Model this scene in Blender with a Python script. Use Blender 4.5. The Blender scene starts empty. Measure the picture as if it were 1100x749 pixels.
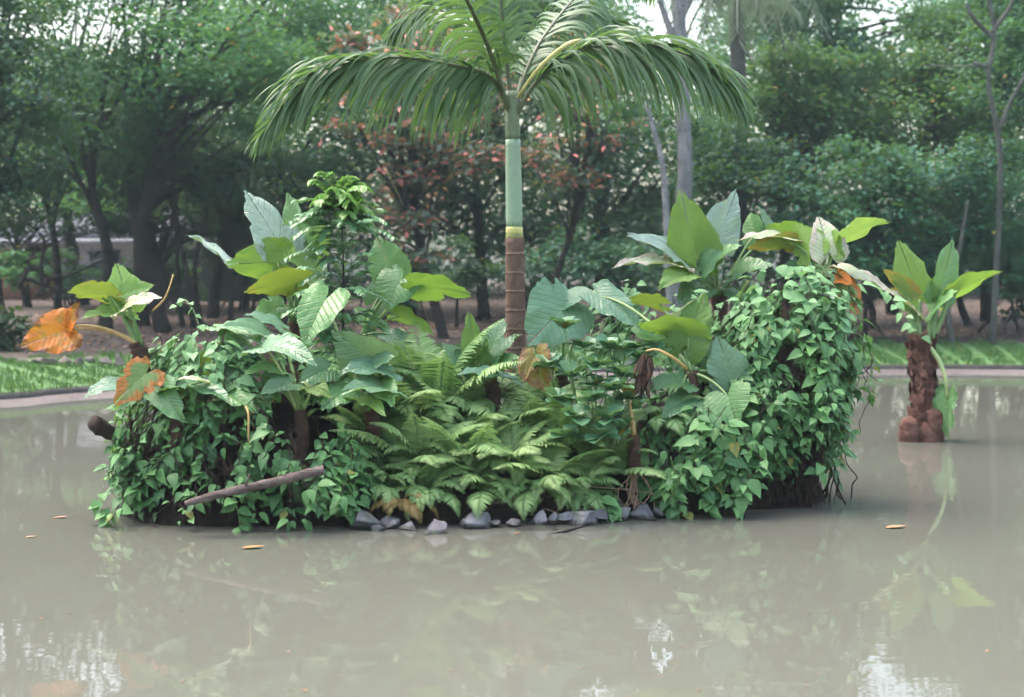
import bpy, math, random
import numpy as np
from mathutils import Vector, Matrix

R = math.radians
rng = np.random.default_rng(7)
random.seed(7)
S = bpy.context.scene
COL = S.collection

# ------------------------------------------------------------------ camera, sky, sun, exposure
CAM_H = 1.75
F = 1528.0                                   # focal length in pixels of the 1100 px wide photograph
PITCH = math.atan(74.5 / F)
cam_d = bpy.data.cameras.new('camera')
cam_d.sensor_width = 36.0
cam_d.lens = 36.0 * F / 1100.0
cam_d.clip_end = 2000
cam_d.dof.use_dof = True
cam_d.dof.focus_distance = 10.6
cam_d.dof.aperture_fstop = 1.7
cam = bpy.data.objects.new('camera', cam_d)
cam.location = (0, 0, CAM_H)
cam.rotation_euler = (R(90) - PITCH, 0, 0)
COL.objects.link(cam)
S.camera = cam

SUN_EL, SUN_AZ = 68.0, 300.0                 # azimuth clockwise from +Y
W = bpy.data.worlds.new('World')
S.world = W
W.use_nodes = True
wn = W.node_tree
wn.nodes.clear()
sky = wn.nodes.new('ShaderNodeTexSky')
sky.sky_type = 'NISHITA'
sky.sun_disc = False
sky.sun_elevation = R(SUN_EL)
sky.sun_rotation = R(SUN_AZ)
sky.air_density = 1.6
sky.dust_density = 6.0
sky.ozone_density = 1.0
hsv = wn.nodes.new('ShaderNodeHueSaturation')
hsv.inputs['Saturation'].default_value = 0.85
bg = wn.nodes.new('ShaderNodeBackground')
bg.inputs['Strength'].default_value = 0.15
wo = wn.nodes.new('ShaderNodeOutputWorld')
wn.links.new(sky.outputs[0], hsv.inputs['Color'])
wn.links.new(hsv.outputs[0], bg.inputs['Color'])
wn.links.new(bg.outputs[0], wo.inputs['Surface'])

sun_d = bpy.data.lights.new('sun', 'SUN')
sun_d.energy = 0.6
sun_d.angle = R(40)
sun_d.color = (1.0, 0.97, 0.93)
sun = bpy.data.objects.new('sun', sun_d)
az = R(SUN_AZ)
sdir = Vector((math.sin(az) * math.cos(R(SUN_EL)), math.cos(az) * math.cos(R(SUN_EL)), math.sin(R(SUN_EL))))
sun.rotation_euler = sdir.to_track_quat('Z', 'Y').to_euler()
COL.objects.link(sun)

S.view_settings.view_transform = 'Standard'
S.view_settings.look = 'None'
S.view_settings.exposure = 2.1
S.view_settings.gamma = 1.0
S.view_settings.use_curve_mapping = False
S.render.engine = 'CYCLES'
S.cycles.max_bounces = 8
S.cycles.diffuse_bounces = 4
S.cycles.glossy_bounces = 3
S.cycles.transmission_bounces = 4
S.cycles.use_denoising = True
S.cycles.denoising_input_passes = 'RGB'
S.cycles.use_adaptive_sampling = False
S.cycles.sample_clamp_indirect = 4.0

# ------------------------------------------------------------------ helpers
FWD = np.array([0, math.cos(PITCH), -math.sin(PITCH)])
UPV = np.array([0, math.sin(PITCH), math.cos(PITCH)])
RGT = np.array([1.0, 0, 0])
CAMP = np.array([0, 0, CAM_H])


def P(px, py, d):
    """point at depth d (metres along +Y) whose place in the photograph is (px, py)"""
    v = FWD + RGT * ((px - 550) / F) + UPV * ((374.5 - py) / F)
    return CAMP + v * (d / v[1])


def nrm(a):
    a = np.asarray(a, float)
    return a / (np.linalg.norm(a, axis=-1, keepdims=True) + 1e-12)


class MB:
    """collects verts/faces with two point attributes, then builds ONE mesh object"""
    def __init__(s):
        s.v, s.f, s.t, s.u, s.n = [], [], [], [], 0

    def add(s, V, Fc, tint=None, luv=None):
        V = np.asarray(V, float).reshape(-1, 3)
        k = len(V)
        if tint is None:
            tint = np.zeros((k, 3))
        tint = np.broadcast_to(np.asarray(tint, float), (k, 3))
        luv = np.zeros((k, 3)) if luv is None else np.asarray(luv, float)
        s.v.append(V); s.t.append(tint); s.u.append(luv)
        s.f.append(np.asarray(Fc, int) + s.n)
        s.n += k

    def mesh(s, name, mat, off=None, smooth=True):
        me = bpy.data.meshes.new(name)
        V = np.concatenate(s.v)
        if off is not None:
            V = V - np.asarray(off)
        me.vertices.add(len(V))
        me.vertices.foreach_set('co', V.astype(np.float32).ravel())
        idx = np.concatenate([f.ravel() for f in s.f])
        tot = np.concatenate([np.full(len(f), f.shape[1]) for f in s.f])
        me.loops.add(len(idx))
        me.loops.foreach_set('vertex_index', idx.astype(np.int32))
        me.polygons.add(len(tot))
        st = np.concatenate([[0], np.cumsum(tot)[:-1]])
        me.polygons.foreach_set('loop_start', st.astype(np.int32))
        me.polygons.foreach_set('loop_total', tot.astype(np.int32))
        if smooth:
            me.polygons.foreach_set('use_smooth', np.ones(len(tot), bool))
        for nm, arr in (('tint', s.t), ('luv', s.u)):
            at = me.attributes.new(nm, 'FLOAT_VECTOR', 'POINT')
            at.data.foreach_set('vector', np.concatenate(arr).astype(np.float32).ravel())
        me.update(calc_edges=True)
        me.validate()
        me.materials.append(mat)
        return me

    def build(s, name, mat, parent=None, smooth=True):
        """parent: a thing; verts are in world space and are moved into the thing's own space"""
        off = LOC.get(parent.name) if parent is not None else None
        o = bpy.data.objects.new(name, s.mesh(name, mat, off, smooth))
        COL.objects.link(o)
        if parent is not None:
            o.parent = parent
            LOC[o.name] = off
        else:
            LOC[o.name] = np.zeros(3)
        return o


LOC = {}


def tag(o, label=None, cat=None, group=None, kind=None):
    if label: o['label'] = label
    if cat: o['category'] = cat
    if group: o['group'] = group
    if kind: o['kind'] = kind
    return o


def thing(name, label, cat, loc, group=None):
    o = bpy.data.objects.new(name, None)
    o.empty_display_size = 0.1
    o.location = tuple(float(c) for c in loc)
    COL.objects.link(o)
    LOC[o.name] = np.asarray(loc, float)
    return tag(o, label, cat, group)


def tube(mb, pts, rad, k=7, tint=None, cap=True, bump=0.0, seed=0):
    pts = np.asarray(pts, float)
    n = len(pts)
    rad = np.broadcast_to(np.asarray(rad, float), (n,))
    T = nrm(np.gradient(pts, axis=0))
    a = np.array([1.0, 0, 0]) if abs(T[0][0]) < 0.8 else np.array([0, 1.0, 0])
    V = []
    N = nrm(np.cross(T[0], a))
    g = np.random.default_rng(seed)
    for i in range(n):
        N = nrm(N - T[i] * np.dot(N, T[i]))
        B = np.cross(T[i], N)
        an = np.arange(k) * 2 * math.pi / k
        rr = rad[i] * (1 + bump * (g.random(k) - 0.5) * 2)
        V.append(pts[i] + (np.cos(an) * rr)[:, None] * N + (np.sin(an) * rr)[:, None] * B)
    V = np.concatenate(V)
    i = np.arange(n - 1)[:, None] * k
    j = np.arange(k)[None, :]
    j2 = (j + 1) % k
    Fc = np.stack([i + j, i + j2, i + k + j2, i + k + j], -1).reshape(-1, 4)
    luv = np.stack([np.tile(np.arange(k) / k, n), np.repeat(np.linspace(0, 1, n), k), np.zeros(n * k)], -1)
    mb.add(V, Fc, tint, luv)
    if cap:
        for b0, rev in ((0, True), ((n - 1) * k, False)):
            q = np.arange(b0, b0 + k)
            mb.f.append((q[::-1] if rev else q)[None, :] + mb.n - n * k)


def spline(pts, n):
    """Catmull-Rom through pts, n samples"""
    p = np.asarray(pts, float)
    if len(p) == 2:
        return p[0] + (p[1] - p[0]) * np.linspace(0, 1, n)[:, None]
    q = np.concatenate([[2 * p[0] - p[1]], p, [2 * p[-1] - p[-2]]])
    t = np.linspace(0, len(p) - 1 - 1e-9, n)
    i = t.astype(int); u = (t - i)[:, None]
    a, b, c, d = q[i], q[i + 1], q[i + 2], q[i + 3]
    return 0.5 * (2 * b + (c - a) * u + (2 * a - 5 * b + 4 * c - d) * u ** 2 + (3 * b - a - 3 * c + d) * u ** 3)


def bez(a, b, c, n):
    t = np.linspace(0, 1, n)[:, None]
    return (1 - t) ** 2 * np.asarray(a) + 2 * t * (1 - t) * np.asarray(b) + t * t * np.asarray(c)


def runit(n, lo=-1.0, hi=1.0):
    z = rng.uniform(lo, hi, n); a = rng.uniform(0, 2 * math.pi, n); r = np.sqrt(1 - z * z)
    return np.stack([r * np.cos(a), r * np.sin(a), z], -1)


def snoise(p, f=1.0, seed=0):
    """cheap smooth noise in about -1..1"""
    g = np.random.default_rng(seed)
    p = np.asarray(p, float) * f
    o = 0
    for k in range(5):
        w = g.normal(size=3) * (1.0 + 0.7 * k); ph = g.uniform(0, 6.28)
        o = o + np.sin(p @ w + ph) / (1 + 0.5 * k)
    return o / 2.3


def quad_leaves(mb, c, d, nref, L, wr, tint):
    """many one-quad leaves (far foliage): base, side, tip, side"""
    n = len(c)
    L = np.broadcast_to(np.asarray(L, float), (n,))[:, None]
    s = nrm(np.cross(d, nref)); nn = np.cross(s, d)
    m = c + d * L * 0.45 - nn * L * 0.0
    V = np.stack([c, m + s * L * wr * 0.5 + nn * L * 0.05, c + d * L - nn * L * 0.08, m - s * L * wr * 0.5 + nn * L * 0.05], 1).reshape(-1, 3)
    Fc = np.arange(4 * n).reshape(n, 4)
    mb.add(V, Fc, np.repeat(tint, 4, 0), np.tile(np.array([[0, 0, 0], [1, .45, 0], [0, 1, 0], [-1, .45, 0.]]), (n, 1)))


PROF = {'ovate': ([0, .12, .32, .6, .85, 1], [.0, .34, .5, .38, .14, 0]),
        'obovate': ([0, .25, .5, .75, .92, 1], [.0, .2, .38, .48, .3, 0]),
        'lance': ([0, .15, .4, .65, .88, 1], [.0, .3, .5, .4, .14, 0])}


def leaves(mb, c, d, nref, L, wr, tint, prof='ovate', droop=0.25, fold=0.18):
    """near leaves with midrib, fold and droop; c base points, d directions"""
    n = len(c)
    L = np.broadcast_to(np.asarray(L, float), (n,))
    droop = np.broadcast_to(np.asarray(droop, float), (n,))
    d = nrm(d); s = nrm(np.cross(d, nref)); nn = np.cross(s, d)
    v, hw = map(np.asarray, PROF[prof])
    rows = []
    uv = []
    for vi, hi in zip(v, hw):
        b = c + d * (L * vi)[:, None] - nn * (L * droop * vi * vi)[:, None]
        for sd in (-1, 0, 1):
            rows.append(b + s * (sd * hi * wr * L)[:, None] * 1.0 + nn * (abs(sd) * hi * wr * fold * 2 * L)[:, None])
            uv.append((sd, vi, hi))
    V = np.stack(rows, 1)                      # n, 18, 3
    q = []
    for r in range(len(v) - 1):
        for k in (0, 1):
            q.append((r * 3 + k, r * 3 + k + 1, r * 3 + k + 4, r * 3 + k + 3))
    q = np.asarray(q)
    Fc = (q[None] + (np.arange(n) * 18)[:, None, None]).reshape(-1, 4)
    mb.add(V.reshape(-1, 3), Fc, np.repeat(tint, 18, 0), np.tile(np.asarray(uv, float), (n, 1)))


# ------------------------------------------------------------------ materials
def newmat(name):
    m = bpy.data.materials.new(name); m.use_nodes = True
    t = m.node_tree; t.nodes.clear()
    return m, t, t.nodes.new('ShaderNodeOutputMaterial')


def nd(t, typ, ins=None, **kw):
    n = t.nodes.new(typ)
    for k, v in kw.items(): setattr(n, k, v)
    for k, v in (ins or {}).items():
        if hasattr(v, 'is_output') or isinstance(v, bpy.types.NodeSocket): t.links.new(v, n.inputs[k])
        else: n.inputs[k].default_value = v
    return n


def mth(t, op, a, b=0.0, c=0.0, clamp=False):
    n = t.nodes.new('ShaderNodeMath'); n.operation = op; n.use_clamp = clamp
    for i, v in enumerate((a, b, c)):
        if isinstance(v, bpy.types.NodeSocket): t.links.new(v, n.inputs[i])
        else: n.inputs[i].default_value = v
    return n.outputs[0]


def mix(t, f, a, b, blend='MIX'):
    n = t.nodes.new('ShaderNodeMix'); n.data_type = 'RGBA'; n.blend_type = blend
    for k, v in ((0, f), (6, a), (7, b)):
        if isinstance(v, bpy.types.NodeSocket): t.links.new(v, n.inputs[k])
        else: n.inputs[k].default_value = (*v, 1) if isinstance(v, (tuple, list)) and len(v) == 3 else v
    return n.outputs[2]


def noise(t, scale, detail=3.0, vec=None, rough=0.55):
    n = nd(t, 'ShaderNodeTexNoise', {'Scale': scale, 'Detail': detail, 'Roughness': rough})
    if vec is None:
        vec = nd(t, 'ShaderNodeTexCoord').outputs['Object']
    t.links.new(vec, n.inputs['Vector'])
    return n.outputs['Fac']


def smooth(t, x, a, b):
    n = nd(t, 'ShaderNodeMapRange', {'From Min': a, 'From Max': b}, interpolation_type='SMOOTHSTEP')
    t.links.new(x, n.inputs[0])
    return n.outputs[0]


def attr(t, nm):
    a = nd(t, 'ShaderNodeAttribute', attribute_name=nm)
    s = nd(t, 'ShaderNodeSeparateXYZ', {0: a.outputs['Vector']})
    return s.outputs


def leaf_out(t, out, col, rough, trans, spec=0.5, bump=None, tcol=None):
    pr = nd(t, 'ShaderNodeBsdfPrincipled', {'Base Color': col, 'Roughness': rough, 'Specular IOR Level': spec})
    tl = nd(t, 'ShaderNodeBsdfTranslucent', {'Color': tcol if tcol is not None else mix(t, 0.5, col, (0.16, 0.30, 0.03))})
    if bump is not None:
        t.links.new(bump, pr.inputs['Normal'])
    mx = nd(t, 'ShaderNodeMixShader', {0: trans, 1: pr.outputs[0], 2: tl.outputs[0]})
    t.links.new(mx.outputs[0], out.inputs['Surface'])


def leafmat(name, c1, c2, rare=None, thr=0.9, rough=0.45, trans=0.3, rib=None, objrand=False, spec=0.5, rare2=None):
    m, t, out = newmat(name)
    r, g, b = attr(t, 'tint')
    if objrand:
        oi = nd(t, 'ShaderNodeObjectInfo')
        r = mth(t, 'ADD', mth(t, 'MULTIPLY', r, 0.4), mth(t, 'MULTIPLY', oi.outputs['Random'], 0.6))
    col = mix(t, r, c1, c2)
    if rare:
        col = mix(t, mth(t, 'GREATER_THAN', g, thr), col, rare)
    if rare2:
        col = mix(t, mth(t, 'GREATER_THAN', b, 0.93), col, rare2)
    if rib:
        u = attr(t, 'luv')
        k = mth(t, 'SUBTRACT', 1.0, mth(t, 'MULTIPLY', mth(t, 'ABSOLUTE', u[0]), 5.0), clamp=True)
        col = mix(t, mth(t, 'MULTIPLY', k, 0.7), col, rib)
    leaf_out(t, out, col, rough, trans, spec)
    return m


def taromat(name, base, back, edge=None, edge_amt=0.0, vein=(0.25, 0.36, 0.12), rough=0.32, trans=0.25, spec=0.6, blot=None):
    m, t, out = newmat(name)
    lx, ly, rho = attr(t, 'luv')
    tr, tg, tb = attr(t, 'tint')
    al = mth(t, 'ABSOLUTE', ly)
    mid = mth(t, 'SUBTRACT', 1.0, mth(t, 'MULTIPLY', al, 26.0), clamp=True)
    ph = mth(t, 'FRACT', mth(t, 'MULTIPLY', mth(t, 'SUBTRACT', lx, mth(t, 'MULTIPLY', al, 0.42)), mth(t, 'ADD', 6.0, mth(t, 'MULTIPLY', tg, 3.0))))
    ph = mth(t, 'ABSOLUTE', mth(t, 'SUBTRACT', ph, 0.5))          # 0 in the middle of a panel, .5 on a vein
    lat = smooth(t, ph, 0.36, 0.5)
    vn = mth(t, 'MAXIMUM', mid, mth(t, 'MULTIPLY', lat, 0.62))
    tc = nd(t, 'ShaderNodeTexCoord').outputs['Object']
    nz = noise(t, 9.0, 4.0, tc)
    nz2 = noise(t, 34.0, 3.0, tc)
    b2 = tuple(c * 0.62 for c in base)
    col = mix(t, nz, b2, tuple(min(1, c * 1.35) for c in base))
    col = mix(t, mth(t, 'MULTIPLY', tr, 0.35), col, (base[0] * 1.7, base[1] * 1.25, base[2] * 0.7))
    if blot:
        col = mix(t, smooth(t, nz, 0.48, 0.62), col, blot)
    col = mix(t, mth(t, 'MULTIPLY', vn, 0.75), col, vein)
    sp = noise(t, 52.0, 2.0, tc)
    col = mix(t, mth(t, 'MULTIPLY', smooth(t, mth(t, 'ADD', sp, mth(t, 'MULTIPLY', tb, 0.05)), 0.70, 0.74), 0.8), col, (0.22, 0.17, 0.06))
    col = mix(t, mth(t, 'MULTIPLY', smooth(t, nz, 0.60, 0.72), mth(t, 'MULTIPLY', tb, 0.5)), col, (base[0] * 1.9, base[1] * 1.3, base[2] * 0.8))
    if edge:
        e = mth(t, 'ADD', rho, mth(t, 'MULTIPLY', mth(t, 'SUBTRACT', nz, 0.5), 1.3))
        e = smooth(t, e, 1.0 - edge_amt, 1.08 - edge_amt * 0.6)
        col = mix(t, e, col, mix(t, nz2, edge, tuple(c * 0.45 for c in edge)))
    bf = nd(t, 'ShaderNodeNewGeometry').outputs['Backfacing']
    colb = mix(t, 0.6, col, back)
    col2 = mix(t, bf, col, colb)
    rg = mth(t, 'ADD', mth(t, 'ADD', rough, mth(t, 'MULTIPLY', nz2, 0.16)), mth(t, 'MULTIPLY', bf, 0.22))
    h = mth(t, 'ADD', mth(t, 'MULTIPLY', lat, -0.7), mth(t, 'MULTIPLY', nz2, 0.5))
    bp = nd(t, 'ShaderNodeBump', {'Strength': 0.6, 'Distance': 0.015, 'Height': h})
    leaf_out(t, out, col2, rg, trans, spec, bp.outputs[0], mix(t, 0.45, col2, (0.20, 0.30, 0.02)))
    return m


def rockmat(name, c1, c2, c3, scale=4.0, rough=0.8, bump=0.6, rough_dark=None):
    m, t, out = newmat(name)
    tc = nd(t, 'ShaderNodeTexCoord').outputs['Object']
    n1, n2 = noise(t, scale, 5.0, tc), noise(t, scale * 5, 4.0, tc)
    col = mix(t, smooth(t, n1, 0.3, 0.7), c1, c2)
    col = mix(t, smooth(t, n2, 0.55, 0.75), col, c3)
    if rough_dark:
        zz_ = nd(t, 'ShaderNodeSeparateXYZ', {0: nd(t, 'ShaderNodeNewGeometry').outputs['Position']}).outputs[2]
        wet = mth(t, 'SUBTRACT', 1.0, smooth(t, mth(t, 'ADD', zz_, mth(t, 'MULTIPLY', n1, 0.06)), 0.045, 0.075))
        col = mix(t, wet, col, rough_dark)
        col = mix(t, mth(t, 'MULTIPLY', smooth(t, n1, 0.56, 0.66), 0.7), col, (0.04, 0.06, 0.025))
    pr = nd(t, 'ShaderNodeBsdfPrincipled', {'Base Color': col, 'Roughness': rough, 'Specular IOR Level': 0.12 if rough >= 0.85 else 0.5})
    bp = nd(t, 'ShaderNodeBump', {'Strength': bump, 'Distance': 0.03, 'Height': mth(t, 'ADD', n1, mth(t, 'MULTIPLY', n2, 0.5))})
    t.links.new(bp.outputs[0], pr.inputs['Normal'])
    t.links.new(pr.outputs[0], out.inputs['Surface'])
    return m


def barkmat(name, c1, c2, c3, sx=8.0, sz=2.5, bump=0.7, rings=None, rough=0.85):
    m, t, out = newmat(name)
    tc = nd(t, 'ShaderNodeTexCoord').outputs['Object']
    mp = nd(t, 'ShaderNodeMapping', {'Vector': tc, 'Scale': (sx, sx, sz)}).outputs[0]
    n1, n2 = noise(t, 1.0, 5.0, mp), noise(t, 6.0, 4.0, mp)
    col = mix(t, smooth(t, n1, 0.32, 0.68), c1, c2)
    col = mix(t, smooth(t, n2, 0.5, 0.72), col, c3)
    h = mth(t, 'ADD', n1, mth(t, 'MULTIPLY', n2, 0.4))
    if rings:
        z = nd(t, 'ShaderNodeSeparateXYZ', {0: tc}).outputs[2]
        fr = mth(t, 'FRACT', mth(t, 'ADD', mth(t, 'MULTIPLY', z, rings), mth(t, 'MULTIPLY', n1, 0.25)))
        rg = smooth(t, fr, 0.80, 0.93)
        col = mix(t, mth(t, 'MULTIPLY', rg, 0.8), col, tuple(c * 1.7 for c in c2))
        h = mth(t, 'ADD', h, rg)
    pr = nd(t, 'ShaderNodeBsdfPrincipled', {'Base Color': col, 'Roughness': rough, 'Specular IOR Level': 0.15 if rough >= 0.85 else 0.5})
    bp = nd(t, 'ShaderNodeBump', {'Strength': bump, 'Distance': 0.03, 'Height': h})
    t.links.new(bp.outputs[0], pr.inputs['Normal'])
    t.links.new(pr.outputs[0], out.inputs['Surface'])
    return m


M = {}
M['soil'] = rockmat('soil', (0.055, 0.042, 0.036), (0.092, 0.071, 0.064), (0.036, 0.028, 0.023), 0.9, 0.95, 0.5)
M['peat'] = rockmat('peat', (0.008, 0.006, 0.0045), (0.018, 0.013, 0.010), (0.005, 0.004, 0.003), 6.0, 0.9, 1.0)
M['concrete'] = rockmat('concrete', (0.095, 0.080, 0.078), (0.125, 0.107, 0.104), (0.07, 0.06, 0.057), 1.3, 0.85, 0.25)
M['kerbstone'] = rockmat('kerbstone', (0.035, 0.034, 0.034), (0.06, 0.056, 0.052), (0.02, 0.022, 0.016), 2.0, 0.85, 0.4)
M['rock'] = rockmat('rock', (0.085, 0.09, 0.105), (0.15, 0.15, 0.165), (0.055, 0.055, 0.062), 7.0, 0.6, 0.6, rough_dark=(0.028, 0.027, 0.025))
M['rock_pink'] = rockmat('rock_pink', (0.14, 0.12, 0.13), (0.20, 0.175, 0.19), (0.09, 0.08, 0.09), 7.0, 0.65, 0.6, rough_dark=(0.028, 0.027, 0.025))
M['rock_dark'] = rockmat('rock_dark', (0.045, 0.048, 0.055), (0.075, 0.076, 0.085), (0.03, 0.03, 0.034), 7.0, 0.5, 0.6, rough_dark=(0.028, 0.027, 0.025))
M['stone'] = rockmat('stone', (0.10, 0.09, 0.08), (0.16, 0.14, 0.125), (0.07, 0.08, 0.05), 5.0, 0.9, 0.6)
M['bark_dark'] = barkmat('bark_dark', (0.018, 0.016, 0.014), (0.034, 0.030, 0.027), (0.012, 0.012, 0.010))
M['bark_mid'] = barkmat('bark_mid', (0.055, 0.058, 0.052), (0.095, 0.098, 0.092), (0.035, 0.045, 0.032))
M['bark_pale'] = barkmat('bark_pale', (0.12, 0.125, 0.13), (0.21, 0.21, 0.22), (0.05, 0.055, 0.05), 5, 3.0, 0.4)
M['palm_trunk'] = barkmat('palm_trunk', (0.11, 0.066, 0.05), (0.17, 0.11, 0.085), (0.07, 0.042, 0.034), 14, 5, 0.5, rings=6.2)
M['corm'] = barkmat('corm', (0.085, 0.040, 0.030), (0.17, 0.088, 0.070), (0.030, 0.017, 0.014), 9, 12, 1.0)
M['corm_dark'] = barkmat('corm_dark', (0.045, 0.027, 0.020), (0.10, 0.06, 0.044), (0.022, 0.014, 0.010), 12, 12, 1.0)
M['log'] = barkmat('log', (0.085, 0.06, 0.055), (0.17, 0.135, 0.125), (0.035, 0.025, 0.022), 5, 22, 0.8)
M['root'] = barkmat('root', (0.026, 0.018, 0.014), (0.055, 0.038, 0.03), (0.016, 0.011, 0.009), 20, 10, 0.5)
M['root_pale'] = barkmat('root_pale', (0.20, 0.13, 0.09), (0.30, 0.21, 0.15), (0.12, 0.08, 0.06), 20, 10, 0.5)
M['stalk'] = barkmat('stalk', (0.10, 0.20, 0.06), (0.16, 0.27, 0.09), (0.20, 0.24, 0.09), 6, 3, 0.1, rough=0.4)
M['stalk_pale'] = barkmat('stalk_pale', (0.22, 0.33, 0.13), (0.34, 0.42, 0.18), (0.36, 0.34, 0.14), 6, 3, 0.1, rough=0.4)
M['stalk_dry'] = barkmat('stalk_dry', (0.36, 0.24, 0.09), (0.46, 0.32, 0.11), (0.30, 0.14, 0.05), 6, 3, 0.1, rough=0.5)
M['brick'] = rockmat('brick', (0.17, 0.08, 0.06), (0.21, 0.11, 0.08), (0.12, 0.06, 0.05), 3.0, 0.9, 0.2)
M['render_wall'] = rockmat('render_wall', (0.09, 0.085, 0.095), (0.12, 0.115, 0.125), (0.07, 0.065, 0.075), 1.0, 0.9, 0.1)
M['roof'] = rockmat('roof', (0.09, 0.09, 0.115), (0.12, 0.12, 0.145), (0.07, 0.07, 0.09), 1.5, 0.8, 0.2)
M['white_paint'] = rockmat('white_paint', (0.25, 0.25, 0.28), (0.3, 0.3, 0.33), (0.2, 0.2, 0.23), 1.5, 0.6, 0.1)
M['glass_dark'] = rockmat('glass_dark', (0.05, 0.055, 0.06), (0.07, 0.075, 0.08), (0.04, 0.045, 0.05), 1.0, 0.1, 0.0)

G1, G2 = (0.030, 0.075, 0.030), (0.060, 0.135, 0.045)
M['lf_dark'] = leafmat('lf_dark', (0.014, 0.053, 0.034), (0.027, 0.090, 0.054), (0.16, 0.14, 0.03), 0.993, trans=0.25, rough=0.62, spec=0.3)  # far-leaf greens below are tinted blue to paint in a hazy veil
M['lf_mid'] = leafmat('lf_mid', (0.024, 0.093, 0.052), (0.046, 0.146, 0.078), (0.18, 0.15, 0.03), 0.994, trans=0.3, rough=0.62, spec=0.3)
M['lf_bright'] = leafmat('lf_bright', (0.035, 0.129, 0.060), (0.072, 0.211, 0.090), (0.30, 0.18, 0.04), 0.985, trans=0.35, rough=0.62, spec=0.3)
M['lf_blue'] = leafmat('lf_blue', (0.026, 0.099, 0.068), (0.049, 0.150, 0.100), (0.2, 0.15, 0.04), 0.995, trans=0.25, rough=0.62, spec=0.3)
M['lf_yellow'] = leafmat('lf_yellow', (0.042, 0.116, 0.052), (0.076, 0.163, 0.070), (0.26, 0.15, 0.04), 0.98, trans=0.35, rough=0.62, spec=0.3)
M['lf_red'] = leafmat('lf_red', (0.070, 0.115, 0.085), (0.16, 0.19, 0.15), (0.55, 0.19, 0.175), 0.74, trans=0.25, rare2=(0.42, 0.21, 0.12), rough=0.62, spec=0.3)
M['lf_frondy'] = leafmat('lf_frondy', (0.12, 0.15, 0.11), (0.20, 0.23, 0.18), trans=0.3)
M['lf_strap'] = leafmat('lf_strap', (0.022, 0.052, 0.030), (0.045, 0.085, 0.045), trans=0.2)
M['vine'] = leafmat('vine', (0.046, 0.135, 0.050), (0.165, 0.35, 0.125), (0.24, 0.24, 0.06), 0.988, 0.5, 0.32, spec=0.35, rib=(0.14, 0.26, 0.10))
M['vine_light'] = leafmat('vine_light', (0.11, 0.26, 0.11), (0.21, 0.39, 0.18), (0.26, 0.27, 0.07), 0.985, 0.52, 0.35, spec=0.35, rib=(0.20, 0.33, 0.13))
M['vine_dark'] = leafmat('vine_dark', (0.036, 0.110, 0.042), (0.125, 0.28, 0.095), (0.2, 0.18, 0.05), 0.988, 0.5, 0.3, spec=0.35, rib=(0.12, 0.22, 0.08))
M['shrub'] = leafmat('shrub', (0.075, 0.185, 0.095), (0.14, 0.28, 0.15), (0.36, 0.22, 0.03), 0.992, 0.33, 0.25, rib=(0.18, 0.28, 0.14))
M['sap_top'] = leafmat('sap_top', (0.12, 0.28, 0.06), (0.20, 0.38, 0.10), None, 1, 0.35, 0.4, rib=(0.3, 0.42, 0.14))
M['sap_low'] = leafmat('sap_low', (0.065, 0.17, 0.075), (0.14, 0.29, 0.13), None, 1, 0.35, 0.25, rib=(0.11, 0.20, 0.10))
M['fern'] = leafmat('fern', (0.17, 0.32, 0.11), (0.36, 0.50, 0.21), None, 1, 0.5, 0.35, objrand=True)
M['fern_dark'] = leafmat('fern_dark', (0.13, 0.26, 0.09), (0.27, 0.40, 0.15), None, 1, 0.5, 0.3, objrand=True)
M['fern_dry'] = leafmat('fern_dry', (0.20, 0.16, 0.05), (0.24, 0.15, 0.05), None, 1, 0.6, 0.3)
M['grass'] = leafmat('grass', (0.038, 0.110, 0.032), (0.072, 0.165, 0.046), (0.2, 0.22, 0.07), 0.93, 0.5, 0.3)
M['litter'] = leafmat('litter', (0.16, 0.09, 0.055), (0.27, 0.17, 0.11), (0.36, 0.16, 0.06), 0.9, 0.8, 0.05)
M['palm_leaf'] = leafmat('palm_leaf', (0.046, 0.105, 0.046), (0.105, 0.190, 0.085), None, 1, 0.42, 0.35, rib=(0.13, 0.19, 0.09), spec=0.4)
M['palm_rib'] = barkmat('palm_rib', (0.05, 0.07, 0.03), (0.09, 0.11, 0.05), (0.06, 0.05, 0.03), 10, 10, 0.2, rough=0.5)
M['floating_leaf'] = leafmat('floating_leaf', (0.32, 0.12, 0.05), (0.42, 0.20, 0.08), None, 1, 0.5, 0.1)

M['t_green'] = taromat('t_green', (0.085, 0.225, 0.085), (0.16, 0.29, 0.06))
M['t_blue'] = taromat('t_blue', (0.095, 0.215, 0.135), (0.14, 0.27, 0.07), rough=0.24, vein=(0.22, 0.34, 0.18))  # blue-green leaf, base lightened to hold some of the sky's sheen
M['t_sheen'] = taromat('t_sheen', (0.22, 0.33, 0.29), (0.15, 0.27, 0.07), rough=0.22, vein=(0.42, 0.52, 0.46), spec=0.8)  # grey-white base and veins paint the pale sky sheen into the leaf
M['t_bright'] = taromat('t_bright', (0.15, 0.31, 0.085), (0.23, 0.37, 0.08), trans=0.38, rough=0.42)
M['t_dark'] = taromat('t_dark', (0.055, 0.16, 0.074), (0.10, 0.23, 0.06), vein=(0.10, 0.19, 0.09))
M['t_lit'] = taromat('t_lit', (0.095, 0.22, 0.045), (0.16, 0.30, 0.045), trans=0.45, rough=0.45)
M['t_olive'] = taromat('t_olive', (0.12, 0.185, 0.035), (0.17, 0.23, 0.035), edge=(0.40, 0.17, 0.05), edge_amt=0.07, trans=0.4, rough=0.45)
M['t_brown_edge'] = taromat('t_brown_edge', (0.10, 0.18, 0.05), (0.16, 0.22, 0.05), edge=(0.52, 0.17, 0.03), edge_amt=0.42, trans=0.3, rough=0.42)
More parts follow.
